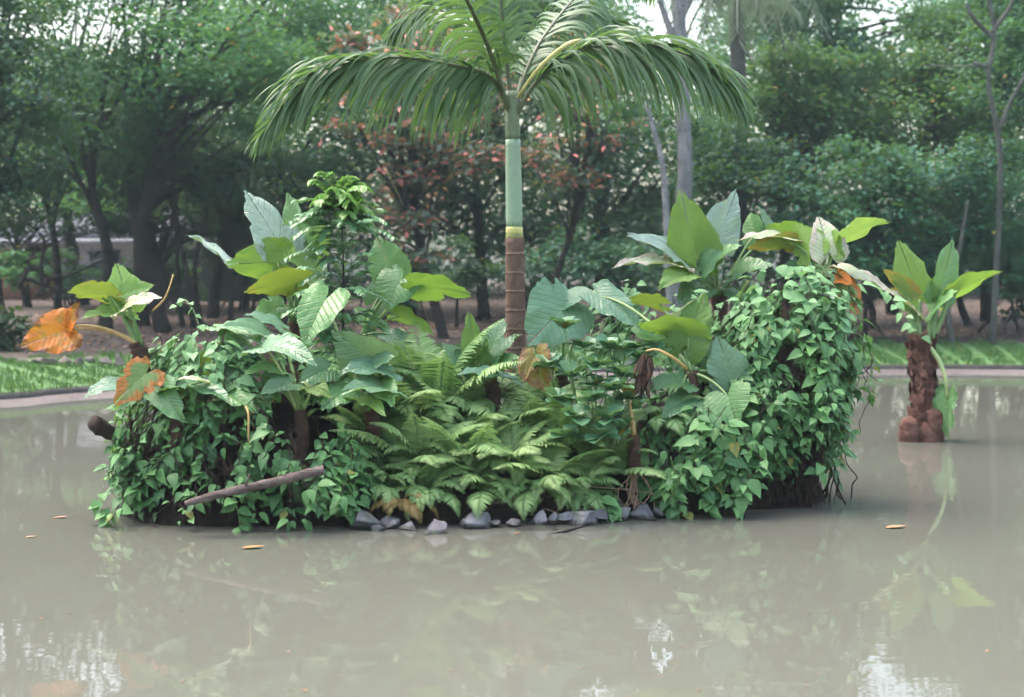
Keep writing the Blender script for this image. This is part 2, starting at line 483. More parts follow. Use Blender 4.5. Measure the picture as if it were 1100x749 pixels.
M['t_orange'] = taromat('t_orange', (0.62, 0.17, 0.016), (0.62, 0.21, 0.03), vein=(0.44, 0.24, 0.06), edge=(0.28, 0.06, 0.015), edge_amt=0.15, trans=0.3, rough=0.4, blot=(0.34, 0.17, 0.03))
M['t_brown'] = taromat('t_brown', (0.075, 0.035, 0.016), (0.09, 0.045, 0.02), vein=(0.11, 0.055, 0.025), trans=0.04, rough=0.6)
M['t_ochre'] = taromat('t_ochre', (0.19, 0.15, 0.025), (0.22, 0.14, 0.03), vein=(0.25, 0.22, 0.05), edge=(0.30, 0.14, 0.06), edge_amt=0.25, trans=0.3, rough=0.45)
M['t_cream'] = taromat('t_cream', (0.36, 0.45, 0.32), (0.24, 0.34, 0.09), edge=(0.66, 0.56, 0.47), edge_amt=0.25, vein=(0.4, 0.45, 0.3), trans=0.3, rough=0.22, spec=0.9)  # pale leaves with light rims; also paints white sheen and highlights

# crownshaft: green with a cream band where the newest leaf base was shed
m, t, out = newmat('crownshaft')
z = nd(t, 'ShaderNodeSeparateXYZ', {0: nd(t, 'ShaderNodeTexCoord').outputs['Object']}).outputs[2]
n1 = noise(t, 5.0, 4.0)
colr = mix(t, n1, (0.18, 0.28, 0.18), (0.27, 0.37, 0.25))
pr = nd(t, 'ShaderNodeBsdfPrincipled', {'Base Color': colr, 'Roughness': 0.4})
t.links.new(pr.outputs[0], out.inputs['Surface'])
M['crownshaft'] = m
M['shaft_top'] = barkmat('shaft_top', (0.085, 0.125, 0.062), (0.13, 0.18, 0.095), (0.085, 0.07, 0.045), 8, 2, 0.2, rough=0.5)
M['shaft_band'] = barkmat('shaft_band', (0.50, 0.47, 0.16), (0.58, 0.54, 0.22), (0.42, 0.40, 0.14), 8, 2, 0.1, rough=0.5)
M['shaft_olive'] = barkmat('shaft_olive', (0.17, 0.19, 0.05), (0.22, 0.22, 0.06), (0.14, 0.12, 0.05), 8, 2, 0.1, rough=0.5)

# muddy water
m, t, out = newmat('muddy_water')
tc = nd(t, 'ShaderNodeTexCoord').outputs['Object']
n1 = noise(t, 0.25, 3.0, tc)
col = mix(t, n1, (0.090, 0.092, 0.076), (0.116, 0.116, 0.098))
mp = nd(t, 'ShaderNodeMapping', {'Vector': tc, 'Scale': (1.6, 4.0, 1.0)}).outputs[0]
n2 = noise(t, 1.4, 2.0, mp)
pr = nd(t, 'ShaderNodeBsdfPrincipled', {'Base Color': col, 'Roughness': 0.0, 'IOR': 1.33})
bp = nd(t, 'ShaderNodeBump', {'Strength': 0.035, 'Distance': 0.02, 'Height': n2})
t.links.new(bp.outputs[0], pr.inputs['Normal'])
t.links.new(pr.outputs[0], out.inputs['Surface'])
M['water'] = m

# ------------------------------------------------------------------ pond, banks, ground
EDGE = np.array([(-20, 6), (-17.5, 12), (-12, 16.6), (-7.05, 19.5), (-6.1, 20.9), (-3, 23.4), (1, 25.2), (6.3, 26.2), (9.6, 26.1),
                 (15, 24.4), (20, 20), (21, 12), (17, 5), (8, 2.6), (0, 2.4), (-8, 2.6), (-16, 3.2)], float)


def closed(p, n):
    q = np.concatenate([p[-2:], p, p[:3]])
    full = spline(np.c_[q, np.zeros(len(q))], (len(q) - 1) * 40 + 1)[:, :2]
    full = full[80:80 + len(p) * 40]
    d = np.r_[0, np.cumsum(np.linalg.norm(np.diff(np.r_[full, full[:1]], axis=0), axis=1))]
    t = np.linspace(0, d[-1], n, endpoint=False)
    ff = np.r_[full, full[:1]]
    return np.c_[np.interp(t, d, ff[:, 0]), np.interp(t, d, ff[:, 1])]


E = closed(EDGE, 220)
tan = nrm(np.roll(E, -1, 0) - np.roll(E, 1, 0))
OUTW = np.c_[-tan[:, 1], tan[:, 0]]
if np.mean(np.sum(OUTW * (E - E.mean(0)), 1)) < 0:
    OUTW = -OUTW
for _ in range(6):
    OUTW = nrm(np.roll(OUTW, 1, 0) + OUTW * 2 + np.roll(OUTW, -1, 0))

HS = np.array([-40, -1.5, 0, 0.45, 0.62, 3.6, 8, 20, 40, 120, 900.0])
HZ = np.array([-0.6, -0.5, -0.02, 0.055, 0.12, 0.40, 0.58, 0.98, 1.3, 1.5, 1.5])


def sdist(x, y):
    d = np.hypot(E[:, 0] - x, E[:, 1] - y)
    i = int(np.argmin(d))
    return float(np.dot(np.array([x, y]) - E[i], OUTW[i]))


def ground(x, y):
    return float(np.interp(sdist(x, y), HS, HZ))


def ring_pts(s):
    return E + OUTW * s


def strip(mb, ss, zz, zoff=0.0, wob=0.0, tint=None):
    n = len(E)
    V = []
    for k, (s, z) in enumerate(zip(ss, zz)):
        p = ring_pts(s)
        if wob and k == len(ss) - 1:
            p = ring_pts(0) + OUTW * (s + wob * snoise(np.c_[E, E[:, 0] * 0], 1.1, 3))[:, None]
        V.append(np.c_[p, np.full(n, z + zoff)])
    V = np.concatenate(V)
    j = np.arange(n); j2 = (j + 1) % n
    Fc = np.concatenate([np.stack([k * n + j, k * n + j2, (k + 1) * n + j2, (k + 1) * n + j], -1) for k in range(len(ss) - 1)])
    mb.add(V, Fc[:, ::-1] if True else Fc, tint)


mb = MB()
ss = [-1.5, -0.4, 0.0, 0.45, 0.62, 1.8, 2.6, 3.6, 5, 8, 12, 16, 20, 28, 40, 70, 120, 280]
zz = list(np.interp(ss, HS, HZ))
strip(mb, ss, zz)
cen = E.mean(0)
n = len(E)
mb.add(np.concatenate([np.c_[ring_pts(-1.5), np.full(n, -0.5)], [[cen[0], cen[1], -0.6]]]),
       np.stack([np.arange(n), (np.arange(n) + 1) % n, np.full(n, n)], -1))
V = mb.v[0]
V[:, 2] += np.where(V[:, 1] > 0, 1, 1) * 0.05 * snoise(V, 0.8, 5) * (np.repeat(np.array(ss) > 4, n))
tag(mb.build('ground', M['soil']), kind='structure')

mb = MB(); strip(mb, [-0.5, 0.0, 0.45], [-0.16, -0.012, 0.055], 0.006); tag(mb.build('concrete_rim', M['concrete']), kind='structure')
mb = MB(); strip(mb, [0.44, 0.446, 0.60, 0.64, 0.645], [0.03, 0.115, 0.14, 0.135, 0.08]); tag(mb.build('kerb', M['kerbstone']), kind='structure')
mb = MB(); strip(mb, [0.63, 1.5, 2.6, 3.5], list(np.interp([0.63, 1.5, 2.6, 3.5], HS, HZ)), 0.02, 0.35)
tag(mb.build('lawn_strip', leafmat('turf', (0.05, 0.125, 0.03), (0.05, 0.125, 0.03), rough=0.8, trans=0.0)), kind='structure')
mb = MB()
mb.add(np.concatenate([np.c_[ring_pts(-0.02), np.zeros(n)]]), np.arange(n)[::-1][None, :])
wat = mb.build('water', M['water'], smooth=False)
if wat.data.polygons[0].normal.z < 0:
    wat.data.flip_normals()
tag(wat, kind='structure')

# grass blades on the lawn strip where the camera can see it
ang = np.where((E[:, 1] > 14) & (np.abs(E[:, 0]) < 16))[0]
k = 42000
ii = rng.choice(ang, k)
sv = rng.uniform(0.5, 3.7, k)
base = E[ii] + OUTW[ii] * sv[:, None] + tan[ii] * rng.uniform(-0.2, 0.2, (k, 1))
z = np.interp(sv, HS, HZ) + 0.01
pos = np.c_[base, z]
d = nrm(np.c_[rng.normal(0, 0.35, (k, 2)), np.full(k, 1.0)])
mb = MB()
quad_leaves(mb, pos, d, nrm(np.c_[rng.normal(0, 1, (k, 2)), np.zeros(k)]), rng.uniform(0.05, 0.13, k), 0.22, np.c_[rng.random((k, 3))])
tag(mb.build('grass', M['grass']), 'short mown grass on the far bank of the pond', 'grass', kind='stuff')

# fallen leaves on the soil beyond the lawn
k = 9000
ii = rng.choice(ang, k); sv = 3.4 + rng.gamma(1.8, 4.5, k)
pos = np.c_[E[ii] + OUTW[ii] * sv[:, None] + tan[ii] * rng.uniform(-.4, .4, (k, 1)), np.interp(sv, HS, HZ) + 0.03]
d = runit(k, -0.15, 0.3)
mb = MB()
quad_leaves(mb, pos, d, np.tile([0, 0, 1.0], (k, 1)), rng.uniform(0.08, 0.2, k), 0.55, rng.random((k, 3)))
tag(mb.build('leaf_litter', M['litter']), 'brown fallen leaves scattered over bare soil under the trees', 'leaf litter', kind='stuff')

# ------------------------------------------------------------------ island body
def island_top(x, y):
    """height of the earth of the island"""
    l = 0.62 * math.exp(-(((x + 2.0) / 0.75) ** 2 + ((y - 11.1) / 0.8) ** 2) ** 2)
    r = 0.55 * math.exp(-(((x - 1.9) / 0.6) ** 2 + ((y - 11.5) / 0.7) ** 2) ** 2)
    return 0.30 + l + r + 0.32 * min(1, max(0, (y - 10.3) / 1.0))


ISL = closed(np.array([(-2.95, 10.7), (-2.7, 10.15), (-2.2, 9.98), (-1.5, 9.98), (-0.9, 10.02), (-0.3, 10.08), (0.3, 10.22), (0.85, 10.45), (1.4, 10.62),
                       (2.0, 10.78), (2.42, 11.1), (2.5, 11.7), (2.1, 12.5), (1.0, 13.0), (-0.5, 13.1), (-1.8, 12.9), (-2.7, 12.1), (-3.05, 11.3)], float), 150)
ic = ISL.mean(0)
V, Fc = [], []
lev = [(1.06, -0.4), (1.0, -0.05), (0.97, 0.12), (0.94, 0.22), (0.90, 0.0), (0.8, 0.0), (0.65, 0.0), (0.5, 0.0), (0.3, 0.0), (0.1, 0.0)]
ni = len(ISL)
for li, (sc, z0) in enumerate(lev):
    p = ic + (ISL - ic) * sc
    if li >= 4:
        f = min(1.0, 0.75 + 0.1 * (li - 4))
        zc = np.array([island_top(a, b) for a, b in p]) * f
    else:
        steep = np.clip(np.array([island_top(a, b) for a, b in p]) - 0.35, 0, 1)
        zc = np.full(ni, z0) + (steep * (li - 1) * 0.35 if li > 1 else 0)
    q = np.c_[p, zc]
    q[:, :2] += (0.05 * snoise(q, 5.0, 11))[:, None] * nrm(p - ic)
    q[:, 2] += 0.05 * snoise(q, 6.0, 12) * (li > 1)
    V.append(q)
V.append(np.array([[ic[0], ic[1], island_top(*ic)]]))
V = np.concatenate(V)
j = np.arange(ni); j2 = (j + 1) % ni
Fq = np.concatenate([np.stack([k * ni + j, k * ni + j2, (k + 1) * ni + j2, (k + 1) * ni + j], -1) for k in range(len(lev) - 1)])
mb = MB()
mb.add(V, Fq)
mb.f.append(np.stack([(len(lev) - 1) * ni + j, (len(lev) - 1) * ni + j2, np.full(ni, len(lev) * ni)], -1))
isl = mb.build('island_earth', M['peat'])
tag(isl, kind='structure')


# ------------------------------------------------------------------ elephant-ear plants
_h = [(1, 0), (.93, .12), (.8, .33), (.62, .6), (.42, .82), (.2, .96), (.02, 1.0), (-.14, .96), (-.26, .82), (-.34, .6), (-.35, .38), (-.28, .2), (-.14, .08), (-.05, .03)]
_hp = spline(np.array([(a, b, 0) for a, b in _h]), 34)[:, :2]
OUTL = np.concatenate([_hp, (_hp[::-1] * [1, -1])[0:-1]])       # from tip down one side, sinus, up the other side


def blade(mb, B, T, w, roll, bend=0.5, fold=0.25, ruffle=0.03, seed=0, rings=8, lobe=1.0):
    """one arrow-shaped leaf: junction B, tip T, full width w"""
    g = np.random.default_rng(seed)
    t3 = (g.random(), g.random(), g.random()); fq = 7.5 * (0.8 + 0.4 * t3[1])
    B, T = np.asarray(B, float), np.asarray(T, float)
    a = nrm(T - B); L = float(np.linalg.norm(T - B))
    v = nrm(CAMP - B)
    vp = nrm(v - a * np.dot(a, v))
    n0 = math.cos(R(roll)) * vp + math.sin(R(roll)) * np.cross(a, vp)
    s = np.cross(n0, a)
    kb = max(bend, 1e-3)
    cx, cz = math.sin(kb) / kb, -(1 - math.cos(kb)) / kb
    phi = math.atan2(cz, cx); ch = math.hypot(cx, cz)
    a2 = a * math.cos(-phi) + n0 * math.sin(-phi)
    n2 = n0 * math.cos(-phi) - a * math.sin(-phi)
    Lr = L / ch
    ol = OUTL.copy()
    ol[:, 0] = np.where(ol[:, 0] < 0, ol[:, 0] * lobe, ol[:, 0])
    m = len(ol)
    ph0 = g.uniform(0, 6.28)
    ol = ol * (1 + 0.034 * np.sin((ol[:, 0] - 0.42 * np.abs(ol[:, 1])) * 47 + ph0) + 0.03 * snoise(np.c_[ol * 3, ol[:, :1] * 0], 1.0, seed + 3))[:, None]
    for _ in range(int(g.integers(0, 5))):                      # torn or eaten margin
        i0 = int(g.integers(4, m - 8)); wd = int(g.integers(1, 3))
        ol[i0:i0 + wd] *= g.uniform(.66, .9)
    rho = (np.arange(rings + 1) / rings) ** 0.9
    X = rho[:, None] * ol[:, 0]; Y = rho[:, None] * ol[:, 1]; RR = np.repeat(rho[:, None], m, 1)
    hw = w * 0.5
    z = fold * np.abs(Y) * hw
    z = z - 0.45 * fold * Y * Y * hw
    phs = (X - 0.42 * np.abs(Y)) * fq * 2 * math.pi
    z = z + 0.019 * L * np.cos(phs) * np.minimum(1, np.abs(Y) * 3) * RR                     # quilting between veins
    z = z + ruffle * L * RR ** 3 * np.sin(np.arctan2(Y, X) * 7 + ph0 + snoise(np.stack([X, Y, X * 0], -1), 3, seed) * 2)
    xs = np.where(X > 0, np.sin(kb * X) / kb, X)
    zs = np.where(X > 0, -(1 - np.cos(kb * X)) / kb, -0.25 * X * X)
    Pw = B + a2 * (xs * Lr)[..., None] + s * (Y * hw * (1 - 0.08 * fold))[..., None] + n2 * (zs * Lr + z)[..., None]
    V = Pw.reshape(-1, 3)
    i = np.arange(rings)[:, None] * m; jj = np.arange(m - 1)[None, :]
    Fc = np.stack([i + jj, i + m + jj, i + m + jj + 1, i + jj + 1], -1).reshape(-1, 4)
    Fc = Fc[:, ::-1]
    luv = np.stack([X, Y, RR], -1).reshape(-1, 3)
    mb.add(V, Fc, t3, luv)
    # face the normals along n2
    f0 = Fc[m * 3 + 5]
    nn = np.cross(V[f0[1]] - V[f0[0]], V[f0[2]] - V[f0[0]])
    if np.dot(nn, n2) < 0:
        mb.f[-1] = mb.f[-1][:, ::-1]
    return n2


SEED = [100]


def stem_lumpy(pts, r0, r1, mat, parent, name='stem', steps=16, rings=True, bump=0.16):
    mb = MB()
    p = spline(np.asarray(pts), steps)
    tt = np.linspace(0, 1, steps)
    r = r0 + (r1 - r0) * tt
    if rings:
        r = r * (1 + 0.10 * np.sin(tt * steps * 1.7))
    SEED[0] += 1
    tube(mb, p, r, 12, None, True, bump, SEED[0])
    return mb.build(name, mat, parent)


def taro(label, S0, S1, leaf_rows, depth, stem_r=0.05, stem_mat='corm_dark', group='elephant-ear plants of the pond', stem_extra=None):
    """S0, S1: pixel foot and pixel top of the stem. Row: jx,jy,tx,ty,width,roll,tip depth change,material,bend,(depth change)"""
    foot = P(S0[0], S0[1], depth); top = P(S1[0], S1[1], depth)
    th = thing('elephant_ear_plant', label, 'plant', foot, group)
    mid = (foot + top) / 2 + np.array([0.02, 0, 0])
    stem_lumpy([foot - [0, 0, 0.08], mid, top], stem_r * 1.25, stem_r, M[stem_mat], th)
    for row in leaf_rows:
        jx, jy, tx, ty, w, roll, dd, mt, bend = row[:9]
        dz = row[9] if len(row) > 9 else 0.0
        lab = row[10] if len(row) > 10 else None
        stalk = row[11] if len(row) > 11 else ('stalk_dry' if mt in ('t_orange', 't_brown') else 'stalk')
        d = depth + dz
        B = P(jx, jy, d); T = P(tx, ty, d + dd)
        SEED[0] += 1
        g = np.random.default_rng(SEED[0])
        mb = MB()
        crumpled = mt in ('t_orange', 't_brown', 't_ochre')
        n2 = blade(mb, B, T, w * d / F, roll, bend, 0.5 if crumpled else g.uniform(0.12, 0.38), 0.06 if crumpled else g.uniform(0.02, 0.045), SEED[0])
        lf = mb.build('leaf', M[mt], th)
        if lab: lf['label'] = lab
        # stalk
        A = top + np.array([g.normal(0, stem_r * 0.4), g.normal(0, stem_r * 0.4), -0.02])
        ln = np.linalg.norm(B - A)
        Bs = B - n2 * 0.006
        ctrl = A * 0.45 + Bs * 0.55 + np.array([0, 0, 0.22 * ln]) if Bs[2] < A[2] + 0.9 * ln else (A + Bs) / 2
        mb = MB()
        tube(mb, bez(A, ctrl, Bs, 12), np.linspace(min(0.02, 0.010 + 0.012 * ln), 0.006, 12), 7)
        st = mb.build('leaf_stalk', M[stalk], th)
        st.parent = lf
    return th


TG = 'elephant-ear plants of the pond'
# A: small plant at the left end, bright upright leaf, dead orange leaf
taro('small elephant-ear plant with a dead orange leaf and a bright upright leaf', (150, 402), (147, 368), [
    (68, 356, 21, 374, 52, 15, -0.1, 't_orange', 0.5, 0, 'dead orange leaf'),
    (72, 352, 86, 324, 26, -40, 0.0, 't_orange', 0.3, 0.02, 'dead orange lobe'),
    (118, 318, 70, 316, 42, 128, 0.1, 't_olive', 0.25, -0.05),
    (133, 336, 86, 342, 30, 60, -0.12, 't_bright', 0.6, 0.05),
    (136, 322, 124, 282, 44, 18, 0.08, 't_bright', 0.35, 0.05),
    (137, 314, 166, 306, 26, -20, 0.1, 't_bright', 0.3, 0.0),
    (136, 330, 176, 322, 34, -62, -0.25, 't_cream', 0.5, -0.15, 'pale leaf edged in brown'),
    (126, 326, 108, 322, 22, 55, -0.1, 't_blue', 0.5, 0.1),
], 10.5, 0.055, 'corm_dark')
mb = MB()
tube(mb, spline([P(164, 334, 10.35), P(176, 322, 10.34), P(183, 306, 10.34), P(186, 295, 10.36)], 10), np.linspace(0.010, 0.004, 10), 6)
o = mb.build('dry_stalk', M['stalk_dry']); tag(o, 'curled dry brown stalk tip above the left plant\'s pale leaf', 'dry stalk')

# B: low plant hanging over the left bank
taro('low elephant-ear plant over the left bank with one leaf rimmed in orange', (190, 470), (188, 432), [
    (156, 402, 122, 436, 44, 8, -0.15, 't_brown_edge', 0.6, -0.1, 'leaf with a wide orange rim'),
    (122, 412, 90, 428, 34, 60, -0.1, 't_blue', 0.5, 0.15),
    (196, 414, 246, 432, 58, -62, -0.25, 't_dark', 0.8, -0.05),
    (218, 410, 190, 408, 26, 80, -0.1, 't_cream', 0.4, -0.2, 'leaf with white sheen painted on its top'),  # cream colour stands in for white sheen on the drooping blade
    (236, 418, 276, 444, 40, -35, -0.2, 't_green', 0.7, 0.0),
    (176, 420, 200, 455, 34, 20, -0.15, 't_green', 0.6, -0.1),
    (220, 402, 238, 365, 38, 20, 0.1, 't_lit', 0.4, 0.25),
], 10.15, 0.05)

# C: blue-green plant on two pale stalks left of the ferns
taro('blue-green elephant-ear plant with pale upright stalks left of the ferns', (322, 490), (322, 440), [
    (284, 373, 340, 394, 46, -48, -0.28, 't_blue', 0.9, -0.15, None, 'stalk_pale'),
    (284, 360, 236, 352, 40, 62, -0.2, 't_blue', 0.7, 0.1),
    (240, 352, 290, 376, 40, -60, -0.25, 't_green', 0.7, 0.2),
    (312, 412, 280, 424, 34, 40, -0.2, 't_blue', 0.6, -0.1, None, 'stalk_pale'),
    (350, 398, 322, 412, 36, 25, -0.15, 't_dark', 0.6, 0.0),
    (330, 415, 356, 428, 32, -40, -0.15, 't_lit', 0.6, -0.1),
    (262, 384, 238, 416, 44, 15, -0.2, 't_dark', 0.6, 0.1),
    (264, 372, 226, 390, 40, 40, -0.2, 't_blue', 0.6, 0.15),
    (300, 350, 262, 338, 38, 70, -0.1, 't_blue', 0.5, 0.35),
    (296, 398, 262, 402, 30, 60, -0.2, 't_green', 0.6, -0.05),
], 10.25, 0.045)

# D: large spreading leaves next to the ferns
taro('elephant-ear plant with broad glossy pleated leaves leaning over the fern bed', (400, 480), (398, 440), [
    (400, 388, 356, 352, 62, -28, -0.15, 't_blue', 0.5, -0.05),
    (396, 392, 424, 384, 40, -50, -0.1, 't_blue', 0.5, -0.1),
    (412, 396, 366, 400, 44, 55, -0.2, 't_blue', 0.7, -0.12),
    (416, 418, 364, 424, 44, 58, -0.28, 't_blue', 0.8, -0.2),
    (408, 412, 424, 438, 34, -10, -0.2, 't_green', 0.6, -0.18),
    (384, 428, 414, 448, 32, -55, -0.25, 't_lit', 0.6, -0.25),
    (372, 420, 344, 442, 36, 30, -0.2, 't_green', 0.6, -0.2),
    (350, 322, 325, 376, 50, 18, -0.22, 't_green', 0.6, -0.05, 'pale pleated hanging leaf', 'stalk_pale'),
], 10.4, 0.05)

# E: tall plant behind the left bank
taro('tall elephant-ear plant with a silvery upright leaf behind the left bank', (318, 420), (318, 345), [
    (306, 272, 262, 204, 52, 12, 0.1, 't_sheen', 0.3),
    (324, 262, 309, 206, 38, -32, 0.1, 't_green', 0.3, 0.05),
    (299, 282, 241, 284, 56, 168, 0.08, 't_lit', 0.3, -0.1),
    (318, 304, 262, 314, 50, 128, -0.1, 't_olive', 0.4, -0.2, 'olive leaf with a brown rim'),
    (242, 279, 203, 252, 34, 78, 0.0, 't_sheen', 0.2, 0.15),
    (334, 292, 302, 272, 40, 50, -0.1, 't_bright', 0.5, -0.05),
    (340, 264, 346, 232, 34, 30, 0.1, 't_lit', 0.4, 0.1),
    (300, 330, 270, 350, 36, 30, -0.2, 't_green', 0.5, -0.1),
    (336, 330, 352, 362, 36, -20, -0.2, 't_dark', 0.5, -0.1),
    (330, 306, 352, 280, 40, -30, 0.1, 't_dark', 0.4, 0.15),
], 11.4, 0.06)

# F: plant behind the sapling, its leaf reaching right
taro('elephant-ear plant behind the sapling with an arching stalk reaching towards the palm', (392, 430), (390, 360), [
    (452, 310, 507, 319, 54, -122, -0.05, 't_lit', 0.6, -0.1, None, 'stalk_pale'),
    (420, 290, 404, 254, 46, -10, 0.1, 't_green', 0.3, 0.1),
    (432, 300, 414, 336, 52, 25, -0.1, 't_green', 0.6, -0.05),
    (430, 340, 468, 362, 34, -118, -0.1, 't_bright', 0.5, -0.05),
    (408, 320, 436, 290, 40, -30, 0.1, 't_dark', 0.4, 0.15),
    (402, 350, 380, 330, 34, 40, 0.05, 't_green', 0.4, 0.05),
    (420, 360, 444, 380, 30, -40, -0.15, 't_blue', 0.6, -0.1),
], 11.35, 0.055)

# G: plant in front of the palm
taro('elephant-ear plant before the palm trunk with an upright pointed leaf and an ochre one', (528, 440), (526, 405), [
    (512, 390, 503, 334, 34, 10, 0.05, 't_lit', 0.25),
    (526, 374, 543, 342, 34, -30, 0.08, 't_blue', 0.3, 0.15),
    (530, 386, 562, 358, 40, -70, 0.05, 't_dark', 0.5, 0.0),
    (498, 392, 474, 368, 32, 45, 0.05, 't_dark', 0.4, 0.0),
    (542, 404, 486, 404, 34, 68, -0.2, 't_blue', 0.6, -0.2),
    (576, 388, 592, 424, 46, 20, -0.1, 't_ochre', 0.5, -0.25, 'ochre dying leaf'),
    (574, 384, 562, 412, 30, 20, -0.1, 't_ochre', 0.4, -0.27),
    (534, 392, 560, 384, 30, -60, -0.1, 't_green', 0.5, -0.05),
], 11.0, 0.05)

# H: big leaf right of the palm
taro('elephant-ear plant with a very broad blue-green leaf beside the palm trunk', (600, 430), (602, 395), [
    (606, 330, 566, 372, 78, 2, -0.12, 't_blue', 0.45, -0.05),
    (612, 322, 640, 314, 38, -60, -0.05, 't_blue', 0.5, 0.0),
    (640, 318, 664, 322, 30, -60, -0.05, 't_green', 0.5, 0.2),
    (596, 385, 570, 405, 34, 30, -0.2, 't_green', 0.6, -0.1),
], 11.2, 0.05)

# I: plant in front on the right
taro('elephant-ear plant with a pale-veined hanging leaf and a brown dead leaf', (742, 478), (742, 398), [
    (646, 318, 689, 355, 42, -35, -0.15, 't_blue', 0.5, 0.35, None, 'stalk_pale'),
    (708, 326, 668, 324, 34, 120, 0.05, 't_olive', 0.4, 0.3),
    (740, 362, 682, 350, 46, 132, -0.05, 't_lit', 0.7, 0.0),
    (738, 368, 759, 314, 50, -8, 0.05, 't_lit', 0.3, 0.0),
    (722, 342, 758, 312, 44, 62, -0.05, 't_sheen', 0.5, 0.15),
    (784, 407, 770, 360, 50, 12, 0.05, 't_blue', 0.4, -0.05),
    (782, 426, 793, 455, 56, 8, -0.1, 't_green', 0.4, -0.2, 'hanging leaf with pale yellow veins', 'stalk_pale'),
    (734, 412, 693, 418, 36, 45, -0.15, 't_dark', 0.5, -0.1),
    (740, 430, 710, 450, 34, 30, -0.15, 't_dark', 0.5, -0.15),
    (764, 400, 758, 370, 36, 40, 0.05, 't_dark', 0.4, 0.1),
], 10.75, 0.055)

plI = bpy.data.objects[[o.name for o in bpy.data.objects if o.get('label', '').startswith('elephant-ear plant with a pale-veined')][0]]
mb = MB(); k = 46
cc = P(695, 378, 10.5) + np.c_[rng.normal(0, .022, k), rng.normal(0, .03, k), -rng.random(k) * .16]
leaves(mb, cc, nrm(np.c_[rng.normal(-.12, .16, k), rng.normal(0, .2, k), np.full(k, -1.0)]), nrm(np.c_[rng.normal(0, 1, (k, 2)), np.zeros(k)]), rng.uniform(.12, .26, k), .22, rng.random((k, 3)), 'lance', .1, .5)
o = mb.build('dead_leaf', leafmat('dead_leaf', (0.040, 0.020, 0.012), (0.115, 0.055, 0.028), (0.2, 0.1, 0.04), 0.85, 0.7, 0.05), plI); o['label'] = 'brown shrivelled dead leaf'

# J: tall plant behind, right of the white trunk
taro('tall elephant-ear plant with two big upright leaves at the back of the right bank', (772, 400), (772, 318), [
    (748, 275, 730, 204, 60, -2, 0.1, 't_lit', 0.3),
    (768, 260, 791, 204, 50, 22, 0.1, 't_sheen', 0.3, 0.1),
    (732, 278, 672, 252, 44, 66, -0.1, 't_sheen', 0.5, 0.0),
    (722, 284, 658, 286, 36, 72, -0.15, 't_cream', 0.5, -0.1),
    (768, 278, 798, 264, 40, -70, -0.1, 't_green', 0.5, -0.1),
    (756, 290, 778, 270, 40, -50, -0.2, 't_dark', 0.5, -0.15),
    (812, 252, 806, 228, 40, -45, 0.1, 't_green', 0.4, 0.1),
    (826, 256, 815, 222, 30, 60, 0.0, 't_blue', 0.4, 0.05),
    (790, 296, 832, 286, 48, -66, -0.2, 't_dark', 0.6, -0.1),
    (796, 312, 820, 342, 40, -30, -0.2, 't_dark', 0.6, -0.1),
    (752, 310, 728, 330, 40, 30, -0.2, 't_dark', 0.6, -0.1),
    (736, 296, 706, 312, 36, 45, -0.2, 't_bright', 0.6, -0.2),
], 12.2, 0.07)

# K: plant growing out of the vine-covered stump
taro('elephant-ear plant with sunlit pale leaves rising from the top of the vine-covered stump', (884, 345), (886, 298), [
    (842, 256, 792, 258, 32, 76, -0.15, 't_cream', 0.4, 0.1, 'pale leaf with an orange underside'),
    (846, 262, 800, 268, 26, 140, -0.1, 't_brown_edge', 0.4, 0.12),
    (870, 270, 852, 240, 48, 155, 0.1, 't_bright', 0.3, 0.0, None, 'stalk_pale'),
    (858, 258, 822, 244, 46, 130, 0.1, 't_lit', 0.4, 0.25),
    (890, 270, 878, 233, 44, 25, 0.12, 't_cream', 0.4, -0.05, None, 'stalk_pale'),  # cream colour paints in the bright highlight from above
    (893, 262, 908, 278, 36, 25, -0.1, 't_bright', 0.5, 0.0, None, 'stalk_pale'),
    (908, 256, 955, 238, 46, -118, 0.1, 't_bright', 0.4, 0.0, None, 'stalk_pale'),
    (910, 292, 960, 318, 30, -70, -0.1, 't_cream', 0.5, 0.1),
    (905, 308, 922, 340, 34, -30, -0.1, 't_brown_edge', 0.6, 0.0, 'leaf browning at the tip'),
    (898, 300, 916, 306, 26, -40, -0.1, 't_orange', 0.5, 0.0, 'small orange dead leaf'),
    (884, 315, 896, 322, 26, -60, -0.1, 't_sheen', 0.5, -0.25),
    (866, 286, 832, 300, 30, 50, -0.1, 't_dark', 0.5, 0.1),
], 11.25, 0.05)

# L: lone plant standing in the water
depthL = 15.45
foot = P(991, 474, depthL); top = P(992, 362, depthL)
thL = thing('elephant_ear_plant', 'lone elephant-ear plant on a thick reddish trunk standing in the water', 'plant', foot, TG)
mb = MB()
pts = spline([foot - [0, 0, 0.3], foot + [0.0, 0, 0.03], P(994, 440, depthL), P(993, 405, depthL), P(989, 380, depthL), top], 44)
tt = np.linspace(0, 1, 44)
rad = np.interp(tt, [0, 0.2, 0.36, 0.5, 0.75, 1.0], [0.155, 0.155, 0.142, 0.12, 0.11, 0.092])
rad = rad * (1 + 0.05 * np.sin(tt * 60) + 0.05 * np.sin(tt * 37 + 1))
tube(mb, pts, rad, 22, None, True, 0.17, 5)
tr = mb.build('trunk', M['corm'], thL)
mb = MB()
nf = 300
ti = rng.uniform(0.2, 0.99, nf); an = rng.uniform(0, 6.283, nf)
cc = np.stack([np.interp(ti, tt, pts[:, k]) for k in range(3)], 1); rr = np.interp(ti, tt, rad)
ow = np.c_[np.cos(an), np.sin(an), np.zeros(nf)]
dd_ = nrm(np.cross(ow, [0, 0, 1.0]) * rng.normal(0, .7, (nf, 1)) + np.c_[np.zeros((nf, 2)), rng.choice([-1.0, 1.0, 1.0], nf)] + ow * rng.uniform(0.0, .5, (nf, 1)))
